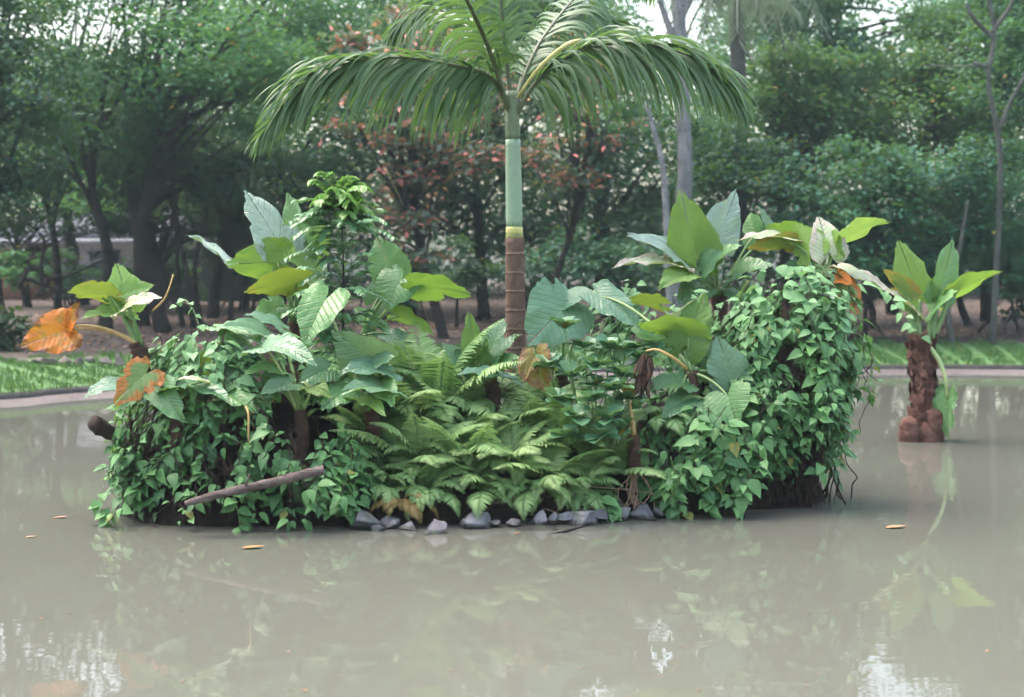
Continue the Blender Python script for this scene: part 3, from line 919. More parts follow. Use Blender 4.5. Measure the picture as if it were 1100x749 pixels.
leaves(mb, cc + ow * (rr * .97)[:, None], dd_, ow, rng.uniform(.07, .2, nf), .55, rng.random((nf, 3)), 'lance', .1, .1)
o = mb.build('old_leaf_scales', M['corm'], thL); o.parent = tr; o['kind'] = 'stuff'
for (px, py, r1) in ((977, 462, 0.15), (1003, 452, 0.16), (996, 466, 0.17)):
    mb = MB()
    c = P(px, py, depthL - 0.12)
    q = spline([c - [0, 0, 0.22], c - [0, 0, 0.1], c, c + [0, 0, 0.1], c + [0, 0, 0.15]], 12)
    tube(mb, q, r1 * 0.8 * np.array([.75, .85, .95, 1.0, 1.0, .98, .95, .9, .8, .62, .4, .12]), 12, None, True, 0.12, int(px))
    o = mb.build('offset_bulb', M['corm'], thL); o.parent = tr
for (jx, jy, tx, ty, w, roll, dd, mt, bend) in (
        (988, 322, 964, 257, 48, 6, 0.15, 't_lit', 0.25), (1007, 320, 1024, 253, 40, 34, 0.15, 't_green', 0.2),
        (1018, 322, 1076, 291, 46, -118, 0.1, 't_lit', 0.35), (976, 320, 948, 288, 34, 140, 0.0, 't_brown_edge', 0.5),
        (982, 334, 915, 296, 30, 82, -0.4, 't_cream', 0.35), (1000, 335, 1030, 312, 40, -62, -0.3, 't_green', 0.5)):
    SEED[0] += 1
    B, T = P(jx, jy, depthL), P(tx, ty, depthL + dd)
    mb = MB(); n2 = blade(mb, B, T, w * depthL / F, roll, bend, 0.3, 0.02, SEED[0], lobe=0.35); lf = mb.build('leaf', M[mt], thL)
    mb = MB(); A = top + [(-0.06 + 0.12 * (jx > 995)), 0, -0.05]
    tube(mb, bez(A, (A + B) / 2 + [0.02 * (jx - 995) / 10, 0, 0], B, 10), np.linspace(0.05, 0.018, 10), 8)
    st = mb.build('leaf_stalk', M['stalk'], thL); st.parent = lf
mb = MB(); B, T = P(1018, 428, depthL - 0.2), P(1019, 474, depthL - 0.25)
n2 = blade(mb, B, T, 30 * depthL / F, 35, 0.3, 0.6, 0.05, 777); lf = mb.build('leaf', M['t_green'], thL); lf['label'] = 'drooping leaf touching the water'
mb = MB(); tube(mb, spline([P(999, 374, depthL - .1), P(1009, 388, depthL - .15), P(1016, 408, depthL - .2), P(1018, 428, depthL - .2)], 14), np.linspace(0.032, 0.016, 14), 8)
st = mb.build('leaf_stalk', M['stalk_pale'], thL); st.parent = lf

# yellow dry stalk arching to the brown leaf, dry strip on the left bank
mb = MB(); tube(mb, spline([P(737, 396, 10.6), P(722, 384, 10.5), P(706, 376, 10.5), P(694, 377, 10.5)], 12), np.linspace(0.014, 0.008, 12), 7)
tag(mb.build('dry_stalk', M['stalk_dry']), 'yellow dried stalk arching over to the brown shrivelled leaf', 'dry stalk')
mb = MB(); tube(mb, spline([P(264, 437, 9.95), P(267, 446, 9.9), P(267, 468, 9.88), P(269, 487, 9.9)], 12), np.linspace(0.010, 0.006, 12), 6)
tag(mb.build('dry_stalk', M['stalk_dry']), 'orange-yellow dry stalk hanging straight down the left bank', 'dry stalk')
mb = MB(); tube(mb, spline([P(641, 368, 10.9), P(645, 356, 10.9), P(648, 346, 10.9)], 8), np.linspace(0.012, 0.005, 8), 6)
tag(mb.build('dry_stalk', M['root_pale']), 'short pinkish bare stalk sticking up right of the broad leaf', 'dry stalk')

# scarred little stem hanging at the ferns' right end
foot = P(682, 520, 10.45); th = thing('palm_like_stem', 'scarred brown stem with a yellow spike right of the ferns', 'plant', foot)
stem_lumpy([P(682, 508, 10.45), P(681, 490, 10.42), P(681, 468, 10.4)], 0.045, 0.05, M['corm_dark'], th, steps=18)
mb = MB(); tube(mb, spline([P(681, 468, 10.4), P(679, 448, 10.4), P(676, 428, 10.4)], 8), np.linspace(0.022, 0.005, 8), 7); mb.build('spike', M['stalk_dry'], th)
mb = MB()
for i in range(12):
    x = 682 + rng.normal(0, 5)
    tube(mb, spline([P(x, 505, 10.42), P(x + rng.normal(0, 6), 530, 10.38), P(x + rng.normal(0, 18), 556, 10.36)], 8), np.linspace(0.007, 0.004, 8), 5)
o = mb.build('aerial_roots', M['root_pale'], th); o['kind'] = 'stuff'

# ------------------------------------------------------------------ palm
PD = 12.2
pf = P(554, 430, PD)
palm = thing('palm_tree', 'palm with ringed brown trunk and smooth green crownshaft in the island\'s middle', 'palm', pf)
px_m = PD / F
def tubpart(name, pts, rad, mat, k=18, bump=0.0, par=None):
    mb = MB(); tube(mb, pts, rad, k, None, True, bump, 3); o = mb.build(name, M[mat], palm)
    if par: o.parent = par
    return o
zs = np.linspace(445, 256, 40)
tubpart('trunk', [P(554.5 - (445 - y) * 0.008, y, PD) for y in zs], np.linspace(12.0, 9.9, 40) * px_m * (1 + 0.02 * np.sign(np.sin(np.linspace(0, 52, 40)))), 'palm_trunk', 20, 0.015)
cs = tubpart('crownshaft', [P(552.5 - (244 - y) * 0.016, y, PD) for y in np.linspace(244.5, 150, 16)], np.interp(np.linspace(0, 1, 16), [0, .12, .5, 1], [8.8, 9.2, 8.8, 8.0]) * px_m, 'crownshaft', 18)
tubpart('shed_ring', [P(552.5, y, PD) for y in (251.5, 250, 246, 244)], np.array([8.9, 9.2, 9.3, 8.9]) * px_m, 'shaft_band', 18, 0, cs)
tubpart('shed_ring', [P(552.7, y, PD) for y in (257, 255, 252, 251)], np.array([9.7, 9.8, 9.4, 9.0]) * px_m, 'shaft_olive', 18, 0, cs)
tubpart('leaf_base', [P(551 - (150 - y) * 0.03, y, PD) for y in np.linspace(151, 98, 10)], np.linspace(8.1, 6.5, 10) * px_m, 'shaft_top', 14, 0.06)


def frond(rachis, nl, Lmax, hang, curtain=0.0, seed=0, wide=0.044, up=None):
    """pinnate palm leaf; rachis list of 3D points; leaflets hang with gravity factor `hang`"""
    g = np.random.default_rng(seed)
    p = spline(np.asarray(rachis), 60)
    T = nrm(np.gradient(p, axis=0))
    mb = MB(); tube(mb, p, np.linspace(0.022, 0.005, 60), 6)
    fr = mb.build('frond', M['palm_rib'], palm)
    mb = MB()
    for side in (-1, 1):
        for i in range(nl):
            t = 0.12 + 0.88 * (i + g.uniform(-.3, .3)) / nl
            t = min(max(t, 0.05), 0.999)
            q = t * 59; a = int(q); f = q - a
            c = p[a] * (1 - f) + p[min(a + 1, 59)] * f
            tg = T[a]
            upv = np.array([0, 0, 1.0]) if up is None else up
            sd = nrm(np.cross(tg, upv)) * side
            nn = nrm(np.cross(sd, tg)) * side
            L = Lmax * (0.55 + 0.45 * math.sin(min(1, t * 1.3 + 0.1) * math.pi * 0.72)) * (1.0 - 0.62 * max(0, t - 0.72) / 0.28) * g.uniform(0.88, 1.08)
            d0 = nrm(sd * (1.0 - 0.45 * t) + tg * (0.45 + 0.5 * t) + np.array([0, 0, 1]) * g.uniform(-0.15, 0.45))
            if curtain:
                d0 = nrm(sd * 0.30 + tg * (0.55 + 0.55 * t) + np.array([0, 0, -1.0]) * (0.75 * (1 - t) ** 0.7 if g.random() < 0.72 else -0.25) + g.normal(0, .09, 3))
            seg = 8; hj = g.uniform(0.55, 1.35)
            cur = c.copy(); dirv = d0.copy(); pts = [cur.copy()]; dirs = [dirv.copy()]
            for k in range(seg):
                dirv = nrm(dirv + np.array([0, 0, -1.0]) * hang * (0.10 + 0.10 * k) * (1.15 - 0.75 * t) * hj)
                cur = cur + dirv * L / seg; pts.append(cur.copy()); dirs.append(dirv.copy())
            pts = np.array(pts); dirs = np.array(dirs)
            wv = nrm(np.cross(dirs, nrm(np.cross(dirs, tg) + 1e-4)))     # blade width lies roughly along the rachis
            ww = wide * g.uniform(0.8, 1.15) * np.interp(np.linspace(0, 1, seg + 1), [0, .15, .6, 1], [.45, 1, .8, .05])
            nr = np.cross(dirs, wv)
            Vv = np.stack([pts - wv * (ww / 2)[:, None] + nr * (ww * 0.12)[:, None], pts, pts + wv * (ww / 2)[:, None] + nr * (ww * 0.12)[:, None]], 1).reshape(-1, 3)
            Fq = []
            for k in range(seg):
                for e in (0, 1):
                    Fq.append((k * 3 + e, k * 3 + e + 1, k * 3 + e + 4, k * 3 + e + 3))
            luv = np.tile(np.array([[-1, 0, 0], [0, 0, 0], [1, 0, 0.]]), (seg + 1, 1))
            mb.add(Vv, Fq, (g.random(), g.random(), g.random()), luv)
    lf = mb.build('leaflets', M['palm_leaf'], palm)
    lf.parent = fr
    return fr


c0 = P(549, 126, PD)
frond([c0, P(530, 86, PD - .1), P(490, 71, PD - .25), P(430, 62, PD - .4), P(372, 68, PD - .5), P(326, 92, PD - .55), P(283, 142, PD - .6)], 118, 0.80, 0.70, 1.0, seed=1, wide=0.036)
frond([P(553, 126, PD), P(580, 84, PD - .1), P(625, 54, PD - .2), P(675, 46, PD - .3), P(730, 56, PD - .4), P(768, 78, PD - .45), P(790, 104, PD - .45)], 114, 0.78, 0.75, 1.0, seed=2, wide=0.036)
frond([P(549, 105, PD), P(541, 40, PD - .05), P(535, -40, PD - .15), P(528, -130, PD - .4), P(522, -190, PD - .8)], 54, 0.55, 0.55, seed=3)
frond([c0, P(524, 50, PD - .3), P(496, -10, PD - .8), P(466, -60, PD - 1.3), P(436, -80, PD - 1.9), P(410, -60, PD - 2.3)], 54, 0.62, 0.9, seed=4)
frond([c0, P(575, 55, PD + .2), P(612, 4, PD + .7), P(645, -30, PD + 1.2), P(680, -30, PD + 1.8), P(705, -5, PD + 2.2)], 54, 0.65, 0.9, seed=5)
frond([c0, P(530, 66, PD + .3), P(500, 28, PD + .8), P(468, 10, PD + 1.3), P(440, 16, PD + 1.8), P(420, 40, PD + 2.1)], 70, 0.62, 0.7, 1.0, seed=16, wide=0.034)
frond([c0, P(568, 66, PD + .3), P(598, 30, PD + .8), P(630, 14, PD + 1.3), P(660, 20, PD + 1.8), P(684, 46, PD + 2.1)], 70, 0.62, 0.7, 1.0, seed=17, wide=0.034)
mb = MB(); tube(mb, spline([P(556, 104, PD - .3), P(580, 72, PD - .5), P(606, 50, PD - .6), P(625, 42, PD - .6)], 12), np.linspace(0.012, 0.022, 12) * np.r_[np.ones(9), .9, .6, .15], 6)
o = mb.build('new_spear', M['shaft_band'], palm); o['label'] = 'pale unopened spear leaf'

# ------------------------------------------------------------------ sapling with pinnate leaves
sd = 10.9
sap = thing('sapling', 'slender sapling with feathery leaves and a bright yellow-green top, left of the palm', 'sapling', P(368, 450, sd))
mb = MB(); sp = spline([P(368, 455, sd), P(368, 380, sd), P(369, 300, sd), P(367, 240, sd), P(365, 208, sd)], 30); tube(mb, sp, np.linspace(0.011, 0.004, 30), 7); mb.build('stem', M['bark_dark'], sap)
for nm, mt, lo, hi, cnt, lab in (('crown', 'sap_top', 0.78, 1.0, 26, 'bright young top leaves'), ('foliage', 'sap_low', 0.12, 0.88, 100, None)):
    mb = MB(); mt_ = MB()
    for i in range(cnt):
        t = rng.uniform(lo, hi)
        c = sp[int(t * 29)]
        dr = nrm(np.array([rng.normal(), rng.normal() * 0.8, rng.uniform(-0.2, 0.9) if nm == 'foliage' else rng.uniform(.3, 1.6)]))
        Lr = rng.uniform(0.22, 0.48) if nm == 'foliage' else rng.uniform(0.18, 0.32)
        e = c + dr * Lr + [0, 0, -0.06]
        rc = bez(c, c + dr * Lr * 0.6 + [0, 0, 0.05], e, 12)
        tube(mb, rc, 0.0022, 4, (0.5, 0, 0))
        tg = nrm(np.gradient(rc, axis=0))
        for k in range(2, 12):
            for s_ in (-1, 1):
                sdv = nrm(np.cross(tg[k], [0, 0, 1])) * s_
                leaves(mb, rc[k][None], nrm(sdv + tg[k] * 0.7 + [0, 0, -0.5 if nm == 'crown' else -0.15])[None], np.array([[0, 0, 1.0]]) + rng.normal(0, .25, (1, 3)),
                       rng.uniform(0.055, 0.085) * (1.25 if nm == 'crown' else 1), 0.5, rng.random((1, 3)), 'lance', 0.2)
    o = mb.build(nm, M[mt], sap)
    if lab: o['label'] = lab

# ------------------------------------------------------------------ broad-leaved shrub
bs = thing('broadleaf_shrub', 'shrub with whorls of rounded glossy blue-green leaves right of the fern bed', 'shrub', P(640, 500, 10.5))
mb, mb2 = MB(), MB()
for (px, py, dz) in [(640, 395, 0), (612, 405, .1), (668, 405, .1), (636, 432, -.2), (620, 450, -.2), (655, 452, -.25), (600, 430, 0), (676, 430, .1), (648, 470, -.25), (628, 375, .15), (655, 375, .2),
                     (606, 355, .2), (690, 390, .25), (660, 420, -.1), (590, 395, .2), (640, 415, .05), (672, 378, .25), (610, 470, -.2), (665, 462, -.1), (700, 372, .3)]:
    c = P(px, py, 10.4 + dz)
    b = P(640 + (px - 640) * 0.3, 500, 10.55)
    tube(mb2, bez(b, (b + c) / 2 + [0, 0, .05], c, 8), np.linspace(0.010, 0.005, 8), 5)
    k = 11
    an = np.arange(k) * 2.4 + rng.uniform(0, 6)
    d = nrm(np.c_[np.cos(an), np.sin(an) - 0.25, rng.uniform(0.0, 1.5, k)])
    leaves(mb, np.tile(c, (k, 1)) - d * 0.0, d, np.tile([0, 0, 1.0], (k, 1)) + rng.normal(0, .2, (k, 3)), rng.uniform(0.10, 0.16, k), 0.95, rng.random((k, 3)), 'obovate', 0.3)
mb.build('foliage', M['shrub'], bs); mb2.build('stem', M['stalk'], bs)

# ------------------------------------------------------------------ ferns
def frond_mesh(name, L, arch, n=36, seed=0, mat='fern'):
    g = np.random.default_rng(seed)
    mb = MB()
    t = np.linspace(0, 1, 24)
    th0, th1 = R(68), R(68 - arch)
    ang_ = th0 + (th1 - th0) * t ** 1.2
    y = np.concatenate([[0], np.cumsum(np.cos(ang_[:-1]))]) * L / 23
    z = np.concatenate([[0], np.cumsum(np.sin(ang_[:-1]))]) * L / 23
    p = np.c_[0.03 * L * np.sin(t * 3 + seed), y, z]
    tube(mb, p, np.linspace(0.004, 0.0012, 24), 4, (0.9, 0, 0))
    T = nrm(np.gradient(p, axis=0))
    for side in (-1, 1):
        tt = 0.14 + 0.86 * (np.arange(n) + 0.5) / n
        idx = tt * 23; a = idx.astype(int); f = (idx - a)[:, None]
        c = p[a] * (1 - f) + p[np.minimum(a + 1, 23)] * f
        tg = T[a]
        sdv = np.tile([side * 1.0, 0, 0], (n, 1))
        nn = nrm(np.cross(sdv, tg)) * side
        Lp = 0.24 * L * np.interp(tt, [0.14, 0.3, 0.6, 1.0], [0.5, 1.0, 0.85, 0.10]) * g.uniform(.85, 1.1, n)
        d = nrm(sdv + tg * 0.40 - nn * 0.22 + g.normal(0, .07, (n, 3)))
        leaves(mb, c, d, nn + g.normal(0, .15, (n, 3)), Lp, 0.19, np.c_[g.random(n), g.random(n), g.random(n)], 'lance', 0.22, 0.1)
    return mb.mesh(name, M[mat])


FM = [frond_mesh('frond', 0.60, 80, seed=1), frond_mesh('frond', 0.52, 110, seed=2), frond_mesh('frond', 0.66, 62, seed=3), frond_mesh('frond', 0.46, 130, seed=4)]
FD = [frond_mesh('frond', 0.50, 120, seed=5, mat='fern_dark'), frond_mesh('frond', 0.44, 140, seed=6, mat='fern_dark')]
FDRY = frond_mesh('frond', 0.36, 150, seed=7, mat='fern_dry')


def fern(label, px, py, d, n, kind, scale=1.0, face=None, spread=360, tilt=0.0, group='ferns on the island'):
    c = P(px, py, d)
    th = thing('fern', label, 'fern', c, group)
    a0 = rng.uniform(0, 360) if face is None else face - spread / 2
    for i in range(n):
        me = (FM if kind == 'bright' else FD)[int(rng.integers(0, 4 if kind == 'bright' else 2))]
        if kind == 'dry': me = FDRY
        o = bpy.data.objects.new('frond', me)
        COL.objects.link(o)
        o.parent = th
        az_ = a0 + spread * (i + rng.uniform(-.3, .3)) / n
        o.rotation_euler = (R(rng.uniform(-40, 26) + tilt), R(rng.uniform(-14, 14)), R(az_))
        s_ = scale * rng.uniform(0.75, 1.15)
        o.scale = (s_, s_, s_)
    return th


fern('tall pale fern standing beside the broad pleated leaf at the fern bed\'s left end', 430, 458, 10.8, 21, 'bright', 1.2)
fern('tall upright fern left of the palm trunk, its fronds reaching highest in the bed', 472, 452, 10.95, 22, 'bright', 1.33)
fern('pale fern directly in front of the palm trunk', 530, 480, 10.9, 21, 'bright', 1.17)
fern('fern below the ochre dying leaf', 580, 482, 10.8, 20, 'bright', 1.11)
fern('fern between the ochre leaf and the broad-leaved shrub', 612, 490, 10.65, 19, 'bright', 1.05)
fern('yellow-green fern in the bed\'s centre, thick with overlapping fronds', 500, 500, 10.55, 22, 'bright', 1.11)
fern('fern halfway down the bank on the bed\'s left side', 446, 506, 10.4, 21, 'bright', 1.05)
fern('fern halfway down the bank below the palm', 548, 506, 10.5, 21, 'bright', 1.05)
fern('fern on the slope under the broad-leaved shrub', 606, 526, 10.5, 19, 'bright', 0.94)
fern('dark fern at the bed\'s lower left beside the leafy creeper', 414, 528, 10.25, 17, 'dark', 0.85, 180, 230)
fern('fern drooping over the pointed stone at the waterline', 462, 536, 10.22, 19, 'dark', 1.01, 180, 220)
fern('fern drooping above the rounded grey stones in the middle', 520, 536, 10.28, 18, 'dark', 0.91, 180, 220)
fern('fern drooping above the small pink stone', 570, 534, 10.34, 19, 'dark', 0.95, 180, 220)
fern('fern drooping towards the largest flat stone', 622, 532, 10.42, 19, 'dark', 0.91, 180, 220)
fern('small fern at the bed\'s right end next to the scarred brown stem', 660, 510, 10.5, 18, 'bright', 0.77, 180, 260)
fern('small fern with browning fronds low at the bed\'s left end', 436, 546, 10.12, 9, 'dry', 0.95, 180, 160)
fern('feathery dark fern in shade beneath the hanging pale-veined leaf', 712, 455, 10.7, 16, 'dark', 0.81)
fern('fern peeking out behind the pale upright stalks on the left bank', 345, 455, 10.6, 17, 'bright', 0.94)

fern('fern at the back of the bed just left of the upright pointed leaf', 452, 434, 11.2, 19, 'bright', 1.18)
fern('fern at the back of the bed in front of the palm\'s left side', 506, 438, 11.15, 18, 'bright', 1.09)
fern('fern at the back of the bed under the very broad blue-green leaf', 590, 446, 11.1, 17, 'bright', 1.01)
fern('fern squeezed between the broad pleated leaf and the creeper', 404, 490, 10.6, 16, 'bright', 0.92)
fern('fern in the middle of the lower slope, fronds spread like a star', 500, 522, 10.33, 18, 'bright', 0.97)
fern('fern on the lower slope under the ochre leaf, fronds spread low', 588, 520, 10.4, 17, 'bright', 0.92)

# ------------------------------------------------------------------ creepers
def creeper(label, c, rad, azs, zr, nst, mat, step=0.07, leaf=(0.055, 0.098), out=0.17, hang=0.0, tri=0.45, zend=(0.02, 0.5), root=None, prof=None, lean=0.0):
    """leafy strands that run down the outside of a mound (centre c, radii rad), azimuths azs in degrees (270 faces the camera)"""
    c = np.asarray(c, float); lump = rng.uniform(0, 6.28, 4)
    th = thing('creeper', label, 'creeper', (c[0] + rad[0] * .8 * math.cos(R(sum(azs) / 2)), c[1] + rad[1] * .8 * math.sin(R(sum(azs) / 2)), 0.05), 'leafy creepers on the island')
    mb, ms = MB(), MB()
    C, D, NN, LL = [], [], [], []
    for i in range(int(nst * 1.35)):
        a = R(rng.uniform(*azs)); z = rng.uniform(*zr); ze = rng.uniform(*zend)
        if ze > z - 0.15: ze = z - 0.15
        o_ = rng.uniform(0, out)
        pts = []
        s_ = 0
        while z > ze:
            f = np.interp(z / c[2], *(prof or ([0, .3, .75, .95, 1.0], [.98, 1.0, .9, .62, .3])))
            f *= 1 + 0.09 * math.sin(a * 5 + z * 3 + lump[0]) + 0.06 * math.sin(a * 9 - z * 7 + lump[1])
            pts.append([c[0] + (lean * (z / c[2] - .5)) + (rad[0] * f + o_) * math.cos(a), c[1] + (rad[1] * f + o_) * math.sin(a), z])
            z -= step * rng.uniform(.6, 1.1)
            a += rng.normal(0, 0.05)
            o_ = max(-0.02, o_ + rng.normal(0.0, 0.025))
        if len(pts) < 3: continue
        pts = np.array(pts)
        sm = spline(pts, len(pts) * 2)
        tube(ms, sm, 0.0035, 4, (0.5, 0, 0), False)
        for k, q in enumerate(pts):
            ow = nrm([math.cos(a) * rad[1], math.sin(a) * rad[0], 0])
            if snoise(np.array([[q[0], q[1], q[2]]]), 8.0, 44)[0] < -0.34: continue
            for e in range(3 if rng.random() < tri else 1 + (rng.random() < 0.4)):
                sdv = nrm(np.cross(ow, [0, 0, 1])) * rng.normal(0, 0.8)
                d = nrm(ow * rng.uniform(.2, .9) + sdv + np.array([0, 0, rng.uniform(-1.0, 0.15)]))
                C.append(q + d * 0.02); D.append(d); NN.append(nrm(ow * 0.6 + np.array([0, 0, 1.0]) + rng.normal(0, .3, 3))); LL.append(rng.uniform(*leaf) * rng.choice([.6, .85, 1.0, 1.35]))
    n_ = len(C)
    tint = rng.random((n_, 3))
    leaves(mb, np.array(C), np.array(D), np.array(NN), np.array(LL) * 1.08, 0.66, tint, 'ovate', rng.uniform(.1, .6, n_), 0.12)
    mb.build('foliage', M[mat], th)
    ms.build('stems', M['root'], th)['kind'] = 'stuff'
    return th


LC = (-1.98, 10.95, 1.12)
creeper('creeper trailing into the water at the island\'s left tip', LC, (0.86, 0.92), (175, 232), (0.55, 1.0), 30, 'vine', zend=(0.0, .45))
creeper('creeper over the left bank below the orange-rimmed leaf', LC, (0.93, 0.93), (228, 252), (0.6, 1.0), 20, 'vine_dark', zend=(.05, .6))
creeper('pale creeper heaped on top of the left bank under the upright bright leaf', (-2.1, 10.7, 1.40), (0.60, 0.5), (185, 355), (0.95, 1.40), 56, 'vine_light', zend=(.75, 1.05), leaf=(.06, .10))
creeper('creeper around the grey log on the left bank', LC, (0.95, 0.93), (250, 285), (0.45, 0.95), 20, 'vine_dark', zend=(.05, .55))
creeper('bushy creeper covering the left bank where it meets the fern bed', (-1.55, 10.75, 0.78), (0.62, 0.75), (262, 345), (0.35, 0.76), 46, 'vine', zend=(.02, .3))
creeper('sparse creeper hanging from the shaded earth below the right-hand elephant ears', (1.5, 11.3, 1.0), (0.72, 0.80), (225, 285), (0.3, 0.85), 34, 'vine', zend=(.04, .3), leaf=(.08, .12))
RC = (2.05, 11.45, 1.86)
PR = ([0, .2, .45, .7, .88, 1.0], [.80, .97, 1.08, .86, .55, .28])
creeper('dense creeper draped down the camera side of the tall right stump', RC, (0.56, 0.60), (238, 285), (1.0, 1.75), 48, 'vine', zend=(.15, 1.3), prof=PR, lean=0.18)
creeper('dense creeper on the stump\'s outer end overhanging open water', RC, (0.55, 0.60), (285, 345), (0.9, 1.75), 54, 'vine', zend=(.08, 1.2), prof=PR, lean=0.18)
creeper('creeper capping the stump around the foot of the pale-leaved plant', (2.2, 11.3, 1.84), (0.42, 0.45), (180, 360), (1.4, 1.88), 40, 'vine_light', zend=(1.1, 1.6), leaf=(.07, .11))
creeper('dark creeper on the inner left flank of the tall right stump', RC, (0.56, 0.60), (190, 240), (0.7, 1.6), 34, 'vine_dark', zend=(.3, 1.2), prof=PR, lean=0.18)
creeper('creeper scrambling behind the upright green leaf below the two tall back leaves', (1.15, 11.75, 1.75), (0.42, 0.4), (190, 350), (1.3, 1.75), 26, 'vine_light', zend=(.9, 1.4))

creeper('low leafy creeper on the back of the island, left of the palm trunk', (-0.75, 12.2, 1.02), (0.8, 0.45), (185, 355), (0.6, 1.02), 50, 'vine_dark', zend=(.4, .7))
creeper('low leafy creeper on the back of the island, right of the palm trunk', (0.85, 12.1, 1.12), (0.7, 0.45), (185, 355), (0.6, 1.12), 56, 'vine', zend=(.4, .8))

# free-hanging tendrils with a few leaves
def tendril(label, pts, nl, mat='vine', size=(0.08, 0.12)):
    p = spline(pts, 24)
    th = thing('creeper', label, 'creeper', p[0], 'leafy creepers on the island')
    mb = MB(); tube(mb, p, 0.0035, 5); mb.build('stem', M['stalk'], th)
    mb = MB()
    ii = np.linspace(3, 23, nl).astype(int)
    d = nrm(np.c_[rng.normal(0, 1, nl), rng.normal(-.4, .4, nl), rng.uniform(-1, 0.1, nl)])
    leaves(mb, p[ii], d, np.tile([0, -.5, 1.0], (nl, 1)), rng.uniform(*size, nl), 0.9, rng.random((nl, 3)), 'ovate', .2)
    mb.build('foliage', M[mat], th)


tendril('single tendril hanging into the water below the grey log', [P(256, 500, 9.85), P(252, 530, 9.8), P(257, 556, 9.78), P(260, 580, 9.78)], 9)
tendril('tendril dipping into the water at the island\'s left corner', [P(112, 520, 10.1), P(108, 545, 10.05), P(118, 560, 10.0), P(112, 580, 10.0)], 10)
tendril('tendril bridging from the stump to the lone plant in the water', [P(906, 316, 11.3), P(930, 305, 12.4), P(955, 318, 13.6), P(970, 338, 14.8), P(990, 362, 15.3)], 15, 'vine_light', (0.09, 0.14))
tendril('tendril with paired leaves hanging above the water on the right bank', [P(756, 470, 10.4), P(752, 505, 10.35), P(758, 530, 10.35), P(762, 552, 10.35)], 14)
tendril('yellowing tendril hanging just left of the paired leaves', [P(720, 490, 10.4), P(728, 520, 10.38), P(726, 540, 10.36), P(735, 552, 10.36)], 7, 'vine_light')
tendril('tendril arching above the left plant towards the olive leaf', [P(186, 335, 10.4), P(196, 322, 10.4), P(206, 330, 10.35), P(214, 350, 10.3)], 7, 'vine_light', (.05, .08))
tendril('tendril creeping over the wet stones at the fern bed\'s right end', [P(640, 525, 10.35), P(650, 538, 10.25), P(662, 548, 10.22), P(656, 556, 10.2)], 9)

# roots under the two banks
def roots(label, azs, c, rad, zr, n_, mat):
    th = thing('root_tangle', label, 'roots', (c[0] + rad[0] * math.cos(R(sum(azs) / 2)), c[1] + rad[1] * math.sin(R(sum(azs) / 2)), 0.05), 'root tangles on the island')
    mb = MB()
    for i in range(n_):
        a = R(rng.uniform(*azs)); z = rng.uniform(*zr)
        pts = []
        o_ = rng.uniform(-0.03, 0.06)
        while z > -0.06:
            pts.append([c[0] + (rad[0] + o_) * math.cos(a), c[1] + (rad[1] + o_) * math.sin(a), z])
            z -= rng.uniform(.05, .12); a += rng.normal(0, 0.06); o_ += rng.normal(0.004, 0.03)
        if len(pts) > 2:
            tube(mb, spline(pts, len(pts) * 2), rng.uniform(.003, .009), 4)
    mb.build('root_mass', M[mat], th)
    return th


roots('tangle of thin dark roots under the left bank', (195, 300), (-1.98, 10.95), (0.90, 0.90), (.25, .8), 90, 'root')
roots('curtain of dark roots under the right-hand elephant ears', (215, 285), (1.45, 11.35), (0.72, 0.78), (.2, .8), 80, 'root')
roots('brown roots at the foot of the tall right stump', (230, 330), (2.02, 11.45), (0.52, 0.60), (.2, .9), 70, 'root')
roots('reddish bare roots trailing over the stones in the middle', (262, 276), (0.15, 12.6), (3.2, 2.32), (.12, .3), 36, 'root_pale')

# earth core of the left bank and the stump beneath the right creeper
def mound(name, label, cat, c, prof_r, prof_z, mat, seed):
    V = []
    k = 26
    for r, z in zip(prof_r, prof_z):
        an = np.arange(k) * 2 * math.pi / k
        q = np.c_[c[0] + r[0] * np.cos(an), c[1] + r[1] * np.sin(an), np.full(k, z)]
        q[:, :2] += (0.06 * snoise(q, 6.0, seed))[:, None] * np.c_[np.cos(an), np.sin(an)]
        V.append(q)
    mb = MB(); V = np.concatenate(V); n_ = len(prof_z)
    i = np.arange(n_ - 1)[:, None] * k; j_ = np.arange(k)[None, :]; j2_ = (j_ + 1) % k
    mb.add(V, np.stack([i + j_, i + j2_, i + k + j2_, i + k + j_], -1).reshape(-1, 4))
    mb.f.append(np.arange((n_ - 1) * k, n_ * k)[None, :])
    return tag(mb.build(name, M[mat]), label, cat)


o = mound('island_bank', None, None, (-1.98, 10.98), [(.80, .80), (.84, .84), (.84, .84), (.74, .74), (.45, .45), (.1, .1)], [-.2, .15, .5, .8, .98, 1.04], 'peat', 21)
o['kind'] = 'structure'
mound('tree_stump', 'old brown stump almost hidden under creeper at the island\'s right end', 'stump', (2.03, 11.45), [(.40, .44), (.46, .5), (.52, .55), (.44, .46), (.26, .28), (.12, .12)], [-.2, .3, .9, 1.25, 1.5, 1.58], 'corm_dark', 22)

